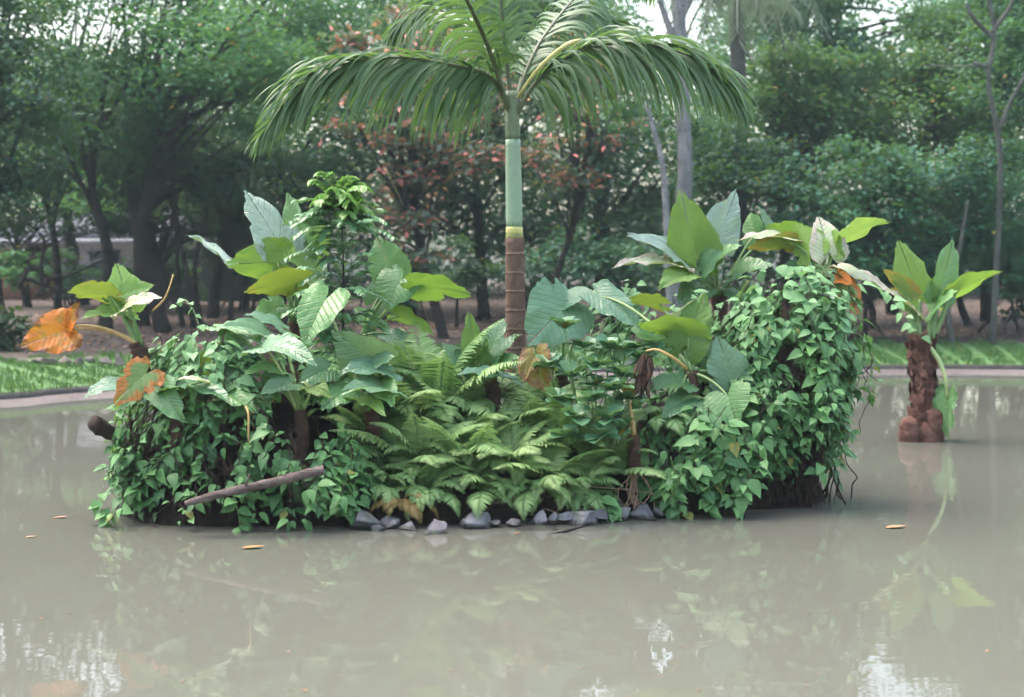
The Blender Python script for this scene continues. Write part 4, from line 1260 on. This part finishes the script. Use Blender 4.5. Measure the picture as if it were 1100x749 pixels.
# ------------------------------------------------------------------ log, stub, stones, floating leaves
lg = thing('log', 'weathered grey-brown log lying slanted across the left bank', 'log', P(198, 540, 9.72))
mb = MB(); lp = spline([P(199, 541, 9.60), P(240, 530, 9.62), P(290, 519, 9.64), P(330, 509, 9.66), P(348, 505, 9.68)], 22)
tube(mb, lp, np.interp(np.linspace(0, 1, 22), [0, .1, .6, 1], [.018, .028, .031, .035]) * (1 + .05 * np.sin(np.arange(22) * 2.1)), 12, None, True, 0.09, 8)
mb.build('trunk', M['log'], lg)
mb = MB(); tube(mb, spline([P(262, 525, 9.63), P(266, 516, 9.6), P(268, 509, 9.6)], 6), np.linspace(.012, .006, 6), 6); mb.build('branch_stub', M['log'], lg)
mb = MB(); tube(mb, spline([P(100, 454, 10.25), P(114, 462, 10.35), P(134, 472, 10.5)], 8), np.array([.05, .06, .06, .058, .055, .05, .05, .05]), 11, None, True, .2, 9)
tag(mb.build('cut_stem', M['root']), 'dark broken stem end jutting out at the island\'s left tip', 'broken stem')


def rock(label, px, py, w, h, d, mat, seed, group='stones along the island waterline', name='stone', depth_r=0.8):
    """px,py: waterline centre in the photograph, w,h size in px"""
    g = np.random.default_rng(seed)
    c = P(px, py, d); s_ = d / F
    rx, rz, ry = w * s_ / 2, h * s_, w * s_ / 2 * depth_r
    nu, nv = 36, 20
    V = []
    for i in range(nv + 1):
        th_ = math.pi * i / nv
        for j_ in range(nu):
            a = 2 * math.pi * j_ / nu
            V.append((math.sin(th_) * math.cos(a), math.sin(th_) * math.sin(a), math.cos(th_)))
    V = np.array(V)
    f = 1 + 0.16 * snoise(V, 1.6, seed)
    V = V * f[:, None]
    # a few cut facets
    for q in range(11):
        nrm_ = nrm(g.normal(size=3)); dlim = g.uniform(.38, .66)
        ex = V @ nrm_ - dlim
        V = V - np.where(ex > 0, ex, 0)[:, None] * nrm_ * 0.97
    V = V / np.abs(V).max(0) + 0.035 * np.stack([snoise(V, 5.0, seed + q) for q in (5, 6, 7)], 1)
    V = V * [rx, ry, rz]
    V[:, 2] *= 0.95
    V[:, 2] = np.where(V[:, 2] < 0, V[:, 2] * 0.5, V[:, 2])
    mb = MB()
    i = np.arange(nv)[:, None] * nu; j_ = np.arange(nu)[None, :]; j2_ = (j_ + 1) % nu
    mb.add(V + c, np.stack([i + j_, i + nu + j_, i + nu + j2_, i + j2_], -1).reshape(-1, 4))
    return tag(mb.build(name, M[mat]), label, 'stone', group)


rock('dark grey stone under the leafy creeper, first along the waterline from the log side', 392, 566, 56, 26, 9.95, 'rock_dark', 31)
rock('low grey stone between the creeper and the pointed stone', 420, 566, 34, 12, 9.95, 'rock', 32)
rock('pointed pinkish-grey stone standing alone in the water', 467, 575, 30, 18, 9.72, 'rock_pink', 33)
rock('rounded grey stone right of the pointed one', 515, 565, 40, 17, 9.95, 'rock', 34)
rock('small pinkish stone right of the rounded grey one', 550, 562, 20, 8, 10.0, 'rock_pink', 35)
rock('upright blue-grey stone near the middle of the waterline', 579, 560, 18, 14, 10.05, 'rock', 36)
rock('small flat grey stone touching the largest slab', 607, 557, 20, 8, 10.1, 'rock', 37)
rock('largest slab, a flat tilted blue-grey stone', 628, 558, 50, 20, 10.12, 'rock', 38)
rock('dark wet stone behind the largest slab', 655, 552, 26, 22, 10.35, 'rock_dark', 39)
rock('tall grey stone at the right end of the row below the scarred stem', 691, 556, 32, 20, 10.3, 'rock', 40)
rock('dark stone half hidden under the drooping ferns', 545, 554, 44, 18, 10.3, 'rock_dark', 41)
rock('dark stone in shade behind the rounded grey one', 490, 558, 36, 14, 10.2, 'rock_dark', 42)
rock('submerged dark slab barely breaking the water before the small pink stone', 570, 568, 60, 3, 9.92, 'rock_dark', 43)

for (px, py, w, h, d, mt_, sd_, lab) in ((404, 569, 22, 9, 9.85, 'rock_dark', 101, 'small wet stone in front of the dark stone under the creeper'), (440, 567, 26, 8, 9.9, 'rock', 102, 'low flat stone left of the pointed one'),
                                     (500, 563, 18, 8, 9.95, 'rock_dark', 103, 'small dark stone left of the rounded grey one'), (534, 562, 18, 7, 9.98, 'rock_dark', 104, 'small dark stone wedged beside the small pink one'),
                                     (594, 558, 16, 9, 10.08, 'rock', 105, 'small grey stone right of the upright one'), (646, 555, 30, 9, 10.15, 'rock_dark', 106, 'flat dark stone against the largest slab\'s right end'),
                                     (668, 554, 24, 12, 10.25, 'rock', 107, 'grey stone left of the tall one at the row\'s right end'), (708, 553, 18, 9, 10.35, 'rock_dark', 108, 'last small dark stone, right of the tall grey one')):
    rock(lab, px, py, w, h, d, mt_, sd_)
for (px, py, d, sz, lab) in ((964, 568, 9.9, 0.16, 'pair-lobed reddish leaf floating left of the lone plant\'s reflection'), (33, 578, 9.6, 0.07, 'small yellow-brown leaf floating alone at the far left'),
                             (272, 590, 9.2, 0.15, 'reddish leaf floating under the single hanging tendril'), (66, 557, 10.3, 0.10, 'dull brown leaf floating near the island\'s left tip'),
                             (556, 574, 9.75, 0.05, 'tiny pale leaf floating before the stones')):
    c = P(px, py, d); c = c * [1, 1, 0] + [0, 0, 0.008]
    # true point on the water along the same ray
    q = P(px, py, 1.0) - CAMP; c = CAMP + q * (-CAM_H / q[2]) + [0, 0, 0.006]
    mb = MB(); leaves(mb, np.array([c - [sz / 2, 0, 0]]), np.array([[1.0, 0.25, 0.03]]), np.array([[0, 0, 1.0]]), sz, 0.5, rng.random((1, 3)), 'ovate', -0.05, 0.08)
    tag(mb.build('floating_leaf', M['floating_leaf']), lab, 'leaf', 'leaves floating on the pond')
k = 260
px_ = rng.uniform(-40, 1140, k); py_ = 545 + 240 * rng.random(k) ** 1.6
q = np.array([P(a, b, 1.0) - CAMP for a, b in zip(px_, py_)])
pos = CAMP + q * (-CAM_H / q[:, 2:3]) + [0, 0, .004]
a = rng.uniform(0, 6.283, k)
mb = MB(); quad_leaves(mb, pos, np.c_[np.cos(a), np.sin(a), np.zeros(k)], np.tile([0, 0, 1.0], (k, 1)), rng.uniform(.008, .03, k), .5, rng.random((k, 3)))
tag(mb.build('floating_debris', M['litter']), 'tiny bits of leaf and seed floating on the muddy water', 'debris', kind='stuff')
mb = MB(); q = P(610, 572, 1) - CAMP; c = CAMP + q * (-CAM_H / q[2])
tube(mb, spline([c + [-.12, -.05, -.01], c + [0, 0, .012], c + [.1, .06, .03], c + [.13, .07, .05]], 10), np.linspace(.012, .006, 10), 6)
tag(mb.build('stick', M['bark_dark']), 'thin dark stick poking out of the water before the largest slab', 'stick')

# row of rough stones edging the soil on the left bank, a few on the right
for i, px in enumerate((8, 24, 40, 54, 70, 84, 98, 114, 128)):
    y = 389 + rng.uniform(-1, 1)
    lab = ['squarish brown edging stone at the very left of the row', 'mossy edging stone second from the left end', 'low edging stone third from the left end', 'pale edging stone fourth from the left end',
           'rounded edging stone at the middle of the row', 'grey-brown edging stone just right of the row\'s middle', 'wide flat edging stone third from the row\'s right end', 'small edging stone second from the right end', 'last edging stone of the row, nearest the left elephant ears'][i]
    rock(lab, px, y, rng.uniform(13, 20), rng.uniform(5, 10), 23.4, 'stone', 60 + i, 'rough stones edging the soil on the left bank', 'edging_stone')
for i, (px, lab) in enumerate(((868, 'pale stone lying on the soil just right of the stump'), (930, 'grey stone on the soil behind the lone plant'), (1050, 'pale stone below the bare pale branches on the right'), (1085, 'stone nearest the right edge of the soil'))):
    rock(lab, px, 368, rng.uniform(10, 16), rng.uniform(4, 7), 31.0, 'stone', 80 + i, 'loose stones on the soil of the right bank', 'loose_stone')

# ------------------------------------------------------------------ woods behind
def crown_leaves(mb, c, r, n_, size, flat=0.5):
    """clumped leaves in an ellipsoid"""
    ncl = max(8, int(n_ / 120))
    u = runit(ncl); rad_ = rng.uniform(0.35, 1.0, ncl) ** 0.6
    cc = c + u * rad_[:, None] * r
    which = rng.integers(0, ncl, n_)
    crad = np.mean(r) * 0.21
    off = rng.normal(0, 1, (n_, 3)) * [crad, crad, crad * flat]
    pos = cc[which] + off
    a = rng.uniform(0, 6.283, n_)
    d = nrm(np.c_[np.cos(a), np.sin(a), rng.normal(-0.35, 0.35, n_)])
    nref = nrm(np.c_[rng.normal(0, .45, (n_, 2)), np.ones(n_)])
    ctint = rng.random((ncl, 1))[which] * 0.55 + rng.random((n_, 1)) * 0.45
    quad_leaves(mb, pos, d, nref, rng.uniform(.7, 1.25, n_) * size, 0.55, np.c_[ctint, rng.random((n_, 2))])
    return cc


def tree(name, label, cat, px, d, trunk_px, lean_px, crowns, mat, bark, size=0.15, dens=1.0, group='trees of the park woods', stems=1, limb=True, y_top=None, flat=0.5):
    """crowns: (px,py,rx,ry) in photograph pixels at depth d"""
    s_ = d / F
    x0 = (px - 550) * s_
    b = np.array([x0, d, ground(x0, d) - 0.1])
    th = thing(name, label, cat, b + [0, 0, 0.1], group)
    mb = MB(); mt = MB()
    allcc = []
    for (cx, cy, rx, ry) in crowns:
        dz = rng.uniform(-0.6, 0.6)
        c = P(cx, cy, d + dz)
        r = np.array([rx, (rx + ry) * 0.5, ry]) * s_
        n_ = int(dens * rx * ry * 3.14 / ((size / s_) ** 2 * 0.275) * 3.2)
        allcc.append((c, crown_leaves(mb, c, r, n_, size, flat)))
    for k in range(stems):
        bb = b + [rng.normal(0, .35) * (k > 0), rng.normal(0, .35) * (k > 0), 0]
        c = allcc[k % len(allcc)][0]
        topp = P(px + lean_px, y_top, d) if y_top is not None else c
        w1 = bb * .65 + topp * .35 + [rng.normal(0, .15), 0, 0]; w2 = bb * .3 + topp * .7 + [rng.normal(0, .2), 0, 0]
        tp = spline([bb, w1, w2, topp], 22)
        r0 = trunk_px * s_ / 2 * (1 if k == 0 else .6)
        tube(mt, tp, np.interp(np.linspace(0, 1, 22), [0, .05, .2, 1], [1.35, 1.1, 1, .35]) * r0, 9, None, True, .06, k)
        if limb:
            for c_, cc in allcc:
                for q in cc[rng.choice(len(cc), min(len(cc), 7), replace=False)]:
                    i = int(np.clip(rng.uniform(.45, .95) * 21, 6, 20))
                    if q[2] < tp[i][2] - .3: i = max(5, i // 2)
                    tube(mt, bez(tp[i], (tp[i] + q) / 2 + [0, 0, .25], q, 9), np.linspace(r0 * .4, r0 * .08 + .004, 9), 5)
    mt.build('trunk', M[bark], th)
    mb.build('crown', M[mat], th)
    return th


T_ = 'tree'
# left part
tree('shade_tree', 'straight dark-trunked tree behind the left end of the island', T_, 112, 31, 14, 4, [(110, 120, 90, 70), (120, 20, 120, 60)], 'lf_mid', 'bark_dark')
tree('shade_tree', 'thick dark trunk leaning left, just right of the straight trunk', T_, 150, 33, 18, -14, [(150, 160, 95, 60), (190, -40, 120, 60)], 'lf_dark', 'bark_dark', y_top=100)
tree('shade_tree', 'mottled dark trunk between the leaning trunk and the silvery leaf', T_, 176, 31, 15, -6, [(235, 60, 110, 55), (270, 105, 80, 50)], 'lf_bright', 'bark_dark', y_top=60)
tree('shade_tree', 'dark tree whose trunk stands behind the silvery upright leaf', T_, 228, 36, 13, -4, [(250, 180, 90, 60), (300, 220, 80, 60)], 'lf_dark', 'bark_dark')
tree('shade_tree', 'dense dark tree filling the left edge of the picture', T_, -10, 28, 20, 12, [(0, 110, 75, 90), (-20, 210, 70, 60), (-10, 0, 70, 70)], 'lf_dark', 'bark_dark', dens=1.2)
tree('shade_tree', 'leafy tree with a bright top whose boughs hang over the leaning trunk', T_, 200, 38, 12, 40, [(110, 200, 70, 40), (330, 130, 90, 80), (320, 20, 90, 70)], 'lf_bright', 'bark_dark')
tree('shade_tree', 'small dark tree between the left edge and the straight trunk', T_, 62, 34, 9, 6, [(60, 130, 60, 60), (70, 185, 60, 30)], 'lf_mid', 'bark_dark')
for (px, lean, lab) in ((196, -14, 'thin dark stem slanting left behind the tall left elephant ears'), (208, -20, 'thin stem slanting most steeply behind the tall left elephant ears'), (216, 4, 'thin upright stem nearest the silvery leaf'), (247, 8, 'thin stem just right of the silvery leaf'), (276, -8, 'thin stem behind the sapling\'s left side')):
    tree('young_tree', lab, T_, px, 32 + rng.uniform(-1, 3), 6, lean, [(px + lean * 1.5, 190, 34, 30)], 'lf_dark', 'bark_dark', dens=1.0, y_top=170)
tree('strappy_bush', 'dark tufted bush at the left edge behind the lawn', 'bush', 18, 25.5, 4, 0, [(14, 345, 34, 30), (-20, 350, 40, 36)], 'lf_strap', 'bark_dark', size=.22, dens=1.3, stems=1, limb=False, group='bushes at the wood\'s edge', flat=.9)
tree('bush', 'green bush behind the dark tufted one at the left edge', 'bush', 8, 33, 4, 0, [(6, 285, 30, 24)], 'lf_bright', 'bark_dark', dens=1.2, limb=False, group='bushes at the wood\'s edge')

# middle: tree with red old leaves
tree('red_leaved_tree', 'tree with pinkish-red old leaves among grey-green ones behind the palm', T_, 478, 30, 11, -30, [(420, 175, 60, 70), (470, 90, 90, 70), (445, 255, 50, 32), (420, 40, 70, 50), (395, 140, 40, 60), (520, 170, 50, 60)], 'lf_red', 'bark_dark', size=.20, dens=.62)
tree('red_leaved_tree', 'smaller tree with scattered red leaves right of the crownshaft', T_, 590, 31, 8, 20, [(615, 165, 75, 50), (610, 90, 60, 50), (650, 130, 50, 40)], 'lf_red', 'bark_dark', size=.18, dens=.55)
tree('shade_tree', 'dark tree directly behind the red-leaved one', T_, 520, 37, 12, 0, [(520, 60, 120, 80), (440, 180, 90, 80), (560, 210, 90, 60)], 'lf_dark', 'bark_dark', dens=1.0)
tree('shade_tree', 'dark tree behind the broad blue-green leaf right of the palm', T_, 655, 36, 11, 6, [(640, 225, 80, 60), (690, 160, 60, 60), (620, 50, 64, 60)], 'lf_dark', 'bark_dark')
tree('bush', 'low dark bush behind the arching leaf left of the palm', 'bush', 490, 33, 4, 0, [(490, 285, 46, 30)], 'lf_dark', 'bark_dark', limb=False, group='bushes at the wood\'s edge')
tree('bush', 'round bush behind the broad leaf right of the palm', 'bush', 625, 33, 4, 0, [(620, 285, 60, 36), (670, 290, 50, 36)], 'lf_blue', 'bark_dark', limb=False, group='bushes at the wood\'s edge')

# white trunks
def bare_tree(label, d, paths, bark, name='pale_trunk_tree', crowns=(), mat='lf_blue', dens=.5, size=.15):
    b = P(paths[0][0][0], paths[0][0][1], d); b[2] = ground(b[0], b[1]) - .1
    th = thing(name, label, T_, b + [0, 0, .1], 'trees of the park woods')
    mt = MB()
    for i, (pth, w0, w1) in enumerate([(p[:-2], p[-2], p[-1]) for p in paths]):
        pts = [P(x, y, d) for x, y in pth]
        if i == 0: pts = [b] + pts[1:]
        tube(mt, spline(pts, 30), np.linspace(w0, w1, 30) * d / F / 2, 10, None, True, .05, i)
    mt.build('trunk', M[bark], th)
    if crowns:
        mb = MB()
        for (cx, cy, rx, ry) in crowns:
            s_ = d / F
            crown_leaves(mb, P(cx, cy, d + .8), np.array([rx, rx * .7, ry]) * s_, int(dens * rx * ry * 3.14 / ((size / s_) ** 2 * .275) * 2.1), size)
        mb.build('crown', M[mat], th)
    return th


bare_tree('tall tree with a thick mottled white trunk right of the palm', 28.5, [((728, 340), (732, 240), (736, 180), (733, 100), (730, 30), (728, -60), (732, -180), 18, 12),
          ((730, 60), (712, 10), (690, -60), 9, 4), ((731, 20), (760, -40), (790, -90), 9, 4)], 'bark_pale', crowns=[(805, -110, 70, 50), (790, -50, 60, 40), (690, 120, 50, 40), (760, 110, 50, 50)], mat='lf_mid')
bare_tree('slender white trunk leaning against the thick one\'s left side', 28, [((722, 340), (716, 240), (712, 180), (704, 146), (694, 110), 8, 5)], 'bark_pale', crowns=[(690, 110, 46, 40), (700, 260, 50, 40)], mat='lf_mid')
bare_tree('bare forked pale tree at the right edge of the picture', 29.5, [((1066, 355), (1072, 250), (1074, 160), (1062, 90), (1068, 35), (1060, -10), 7, 4), ((1073, 140), (1088, 105), (1102, 80), 5, 3),
          ((1064, 95), (1058, 72), (1046, 68), 0.1, 4), ((1066, 35), (1086, 5), (1092, -20), 5, 3), ((1065, 40), (1045, 18), (1038, 4), 5, 3), ((1062, 70), (1030, 72), (990, 70), 3, 1.5)], 'bark_mid', crowns=[(1060, 190, 60, 70), (1075, 60, 50, 60), (1075, 300, 34, 26)], mat='lf_mid', dens=.9)
bare_tree('thin grey leaning trunk left of the bare forked tree', 29.5, [((1024, 352), (1018, 320), (1030, 270), (1040, 215), 7, 3)], 'bark_mid', crowns=[(1036, 235, 56, 44)], mat='lf_mid', dens=.9)

# a second palm, far off, its old fronds hanging at the top
th = thing('palm_tree', 'distant palm with hanging grey fronds right of the white trunk', 'palm', (P(792, 330, 33) * [1, 1, 0]) + [0, 0, ground(P(792, 330, 33)[0], 33)])
mb = MB(); tube(mb, spline([LOC[th.name], P(794, 180, 33), P(792, 30, 33), P(790, -10, 33)], 20), np.linspace(.2, .16, 20), 10, None, True, .05); mb.build('trunk', M['bark_mid'], th)
for i in range(18):
    a = i * 2.4; c = P(790, -10, 33)
    o_ = np.array([math.cos(a), math.sin(a), 0])
    L = rng.uniform(1.3, 2.0)
    p = bez(c, c + o_ * L * .7 + [0, 0, L * rng.uniform(.1, .8)], c + o_ * L * 1.1 - [0, 0, L * rng.uniform(.1, .9)], 24)
    mb = MB(); tube(mb, p, .02, 4)
    pp = np.repeat(p[3:], 2, 0); k_ = len(pp)
    sdv = np.cross(np.gradient(np.repeat(p, 2, 0), axis=0)[6:] + 1e-5, [0, 0, 1.0]); sdv = nrm(sdv + 1e-6) * np.where(np.arange(k_) % 2, 1, -1)[:, None]
    quad_leaves(mb, pp, nrm(sdv * .6 + [0, 0, -1.0]), np.tile(o_, (k_, 1)), rng.uniform(.4, .7, k_), .09, rng.random((k_, 3)))
    mb.build('frond', M['lf_frondy'], th)

# right part: thicket
BG = 'bushes at the wood\'s edge'
RT = [
    ('bush', 'tall dark bush right behind the two big upright leaves', 805, 32, 5, [(800, 215, 66, 70), (770, 150, 60, 60)], 'lf_dark'),
    ('bush', 'bluish bush above the pale sunlit leaves', 880, 31, 5, [(880, 225, 70, 60)], 'lf_blue'),
    ('bush', 'bright green bush with fresh shoots left of the lone plant', 930, 30.5, 5, [(925, 195, 60, 56), (945, 250, 60, 50)], 'lf_mid'),
    ('bush', 'wide bluish bush behind the lone plant', 1000, 31, 5, [(1000, 215, 75, 66), (990, 285, 60, 36)], 'lf_blue'),
    ('bush', 'bush behind the bare forked tree', 1070, 32, 5, [(1075, 220, 66, 80), (1085, 290, 50, 40)], 'lf_blue'),
    ('bush', 'dark low bush between the stump and the lone plant', 880, 32.5, 4, [(880, 298, 60, 30)], 'lf_dark'),
    ('shade_tree', 'yellowish-green tree above the bluish bushes', 905, 35, 9, [(890, 120, 90, 60), (860, 90, 60, 50)], 'lf_yellow'),
    ('shade_tree', 'pale green tree with orange-tinged leaves over the lone plant', 985, 35, 9, [(1000, 120, 80, 60), (1010, 60, 70, 50)], 'lf_yellow'),
    ('shade_tree', 'tall green tree behind the bare forked one', 1060, 37, 12, [(1060, 60, 90, 90), (1080, 150, 80, 80), (1110, -20, 70, 60)], 'lf_mid'),
    ('shade_tree', 'tall bluish tree between the hanging palm and the sky gap', 845, 37, 12, [(840, 60, 80, 70), (820, 140, 80, 70), (870, -20, 100, 40)], 'lf_blue'),
    ('shade_tree', 'high spreading tree near the sky gap at the upper right', 960, 40, 12, [(880, -20, 60, 40), (1020, 10, 54, 50), (930, 90, 70, 46)], 'lf_mid'),
    ('shade_tree', 'dark-trunked tree seen under the boughs right of the lone plant', 1042, 35, 8, [(1040, 250, 60, 50)], 'lf_mid'),
    ('shade_tree', 'dark-trunked tree seen under the boughs left of the lone plant', 936, 34, 8, [(940, 290, 50, 30)], 'lf_dark'),
]
for (nm, lab, px, d, tw, cr, mt) in RT:
    tree(nm, lab, T_ if nm == 'shade_tree' else 'bush', px, d, tw, rng.uniform(-6, 6), cr, mt, 'bark_dark', group=BG if nm == 'bush' else 'trees of the park woods', dens=1.05, stems=1 if nm == 'shade_tree' else 3)

for (nm, lab, px, d, tw, cr, mt) in [
    ('shade_tree', 'tall tree whose crown closes the sky above the left trunks', 90, 42, 12, [(60, 90, 90, 50), (160, 100, 100, 60), (120, -40, 50, 30)], 'lf_mid'),
    ('shade_tree', 'tall tree whose crown closes the sky left of the palm', 330, 42, 12, [(280, 20, 110, 70), (390, 60, 100, 80), (330, -80, 130, 70)], 'lf_bright'),
    ('shade_tree', 'tall tree rising behind the palm crown', 560, 43, 12, [(510, -30, 100, 70), (600, 40, 64, 60), (560, 130, 120, 80)], 'lf_mid'),
    ('shade_tree', 'tree with a low crown in the shade behind the tall left elephant ears', 260, 40, 9, [(290, 200, 90, 50), (210, 215, 70, 40)], 'lf_dark'),
    ('shade_tree', 'low dark tree hiding the house roof left of the straight trunk', 30, 40, 9, [(30, 215, 80, 34), (95, 235, 60, 22)], 'lf_dark'),
    ('shade_tree', 'low dark tree hiding the house roof behind the leaning trunk', 170, 39, 10, [(165, 222, 80, 34), (230, 235, 50, 26)], 'lf_dark'),
    ('bush', 'dark low bush in the shade right of the silvery leaf', 300, 34, 4, [(300, 300, 44, 26)], 'lf_dark'),
    ('bush', 'dark low bush under the red-leaved tree, left of the palm', 445, 36, 4, [(440, 305, 44, 24)], 'lf_dark'),
    ('bush', 'green bush seen just right of the palm trunk', 590, 36, 4, [(588, 300, 36, 30)], 'lf_mid'),
    ('bush', 'dark bush in the shade at the far right edge', 1095, 33, 4, [(1098, 320, 36, 30)], 'lf_dark'),
    ('bush', 'pale green bush before the house, left of the straight dark trunk', 80, 41, 4, [(75, 292, 50, 24)], 'lf_bright'),
    ('bush', 'pale green bush before the house, behind the leaning trunk', 175, 42, 4, [(175, 290, 56, 30)], 'lf_mid'),
    ('bush', 'bush before the house, behind the silvery leaf', 270, 41, 4, [(270, 275, 60, 40)], 'lf_dark'),
    ('bush', 'bush beyond the soil between the red-leaved tree and the sapling', 400, 40, 4, [(410, 290, 60, 36)], 'lf_dark'),
]:
    tree(nm, lab, T_ if nm == 'shade_tree' else 'bush', px, d, tw, rng.uniform(-6, 6), cr, mt, 'bark_dark', group=BG if nm == 'bush' else 'trees of the park woods', dens=0.9, size=.19, stems=1 if nm == 'shade_tree' else 3)

# far wood behind everything, one mass
mb = MB()
k = 150000
x = rng.uniform(-38, 38, k); y = rng.uniform(50, 66, k)
hmax = 14.5 - 4.0 * (x < -9) + 2.5 * snoise(np.c_[x, y * 0, x * 0], .45, 4) - 7 * np.exp(-((x - 6.2) / 1.2) ** 2) - 4.5 * np.exp(-((x - 15.5) / 2.5) ** 2)
gap = np.exp(-((x + 18.5) / 3.0) ** 2)
zlo = 1.2 + 4.2 * gap
z = zlo + (hmax - zlo) * rng.random(k) ** .85
keep = snoise(np.c_[x, y, z], 1.1, 9) > -0.45
pos = np.c_[x, y, z][keep]; k = len(pos)
a = rng.uniform(0, 6.283, k)
quad_leaves(mb, pos, nrm(np.c_[np.cos(a), np.sin(a), rng.normal(-.3, .35, k)]), nrm(np.c_[rng.normal(0, .45, (k, 2)), np.ones(k)]), rng.uniform(.25, .45, k), .6, rng.random((k, 3)))
tag(mb.build('far_woods', M['lf_mid']), 'far-off wood closing the view behind the park trees', 'woods', kind='stuff')

# ------------------------------------------------------------------ house seen through the left trunks
def box(mb, x0, x1, y0, y1, z0, z1):
    V = np.array([(x, y, z) for z in (z0, z1) for y in (y0, y1) for x in (x0, x1)], float)
    mb.add(V, np.array([(0, 2, 3, 1), (4, 5, 7, 6), (0, 1, 5, 4), (2, 6, 7, 3), (0, 4, 6, 2), (1, 3, 7, 5)]))


hd = 47.0
hx0, hx1 = (-40 - 550) / F * hd, (330 - 550) / F * hd
hz = ground(-14, hd)
hs = thing('house', 'low house with grey roof glimpsed between the left tree trunks', 'house', ((hx0 + hx1) / 2, hd, hz))
zt = P(0, 258, hd)[2]
mb = MB(); box(mb, hx0, hx1, hd, hd + 6, hz - .2, zt); mb.build('wall', M['render_wall'], hs, False)
mb = MB(); box(mb, hx0 + 1, (62 - 550) / F * hd, hd - .05, hd - .003, hz - .2, P(0, 268, hd)[2]); mb.build('brick_panel', M['brick'], hs, False)
mb = MB()
V = [(hx0 - .4, hd - .5, zt + .003), (hx1 + .4, hd - .5, zt + .003), (hx1 + .4, hd + 6.5, zt + .003), (hx0 - .4, hd + 6.5, zt + .003), (hx0 + 2, hd + 3, zt + 1.1), (hx1 - 2, hd + 3, zt + 1.1)]
mb.add(V, np.array([(0, 1, 5, 4), (2, 3, 4, 5)])); mb.f.append(np.array([(0, 4, 3), (1, 2, 5)])); mb.f.append(np.array([(0, 3, 2, 1)])); mb.build('roof', M['roof'], hs, False)
mb = MB(); box(mb, hx0 - .4, hx1 + .4, hd - .56, hd - .503, zt - .14, zt + .03); mb.build('fascia', M['white_paint'], hs, False)
for px in (20, 95, 180, 260):
    xa = (px - 550) / F * hd
    mb = MB(); box(mb, xa, xa + 1.1, hd - .04, hd - .002, zt - 1.15, zt - .3); fr = mb.build('window', M['white_paint'], hs, False)
    mb = MB(); box(mb, xa + .07, xa + 1.03, hd - .055, hd - .043, zt - 1.08, zt - .37); o = mb.build('pane', M['glass_dark'], hs, False); o.parent = fr

# dead branches lying under the left trees
db = thing('fallen_branch', 'bare dark fallen branches propped under the left trees', 'fallen branch', P(60, 318, 29.5))
mt = MB()
for pth, w0, w1 in ((((20, 310), (34, 288), (60, 300), (110, 280)), 6, 3), (((34, 288), (30, 280), (40, 276)), 4, 3), (((48, 318), (44, 290), (48, 262), (42, 250)), 5, 3), (((30, 300), (70, 312), (112, 300)), 4, 2),
                    (((80, 290), (84, 270), (76, 248)), 4, 2), (((40, 318), (54, 300), (66, 296)), 5, 4)):
    tube(mt, spline([P(x, y, 29.5 + .01 * (x - 60)) for x, y in pth], 16), np.linspace(w0, w1, 16) * 29.5 / F / 2, 7)
mt.build('limb', M['bark_dark'], db)

# ------------------------------------------------------------------ bluish haze box, added to lift the shadows into a faded veil
hm = bpy.data.materials.new('veil_haze'); hm.use_nodes = True
t = hm.node_tree; t.nodes.clear()
ho = t.nodes.new('ShaderNodeOutputMaterial')
pv = nd(t, 'ShaderNodeVolumePrincipled', {'Color': (0.74, 0.94, 1.0, 1), 'Density': 0.0006, 'Anisotropy': 0.2})
t.links.new(pv.outputs[0], ho.inputs['Volume'])
mb = MB(); box(mb, -330, 330, -320, 350, -2.0, 27.0)
tag(mb.build('haze', hm, None, False), kind='stuff')
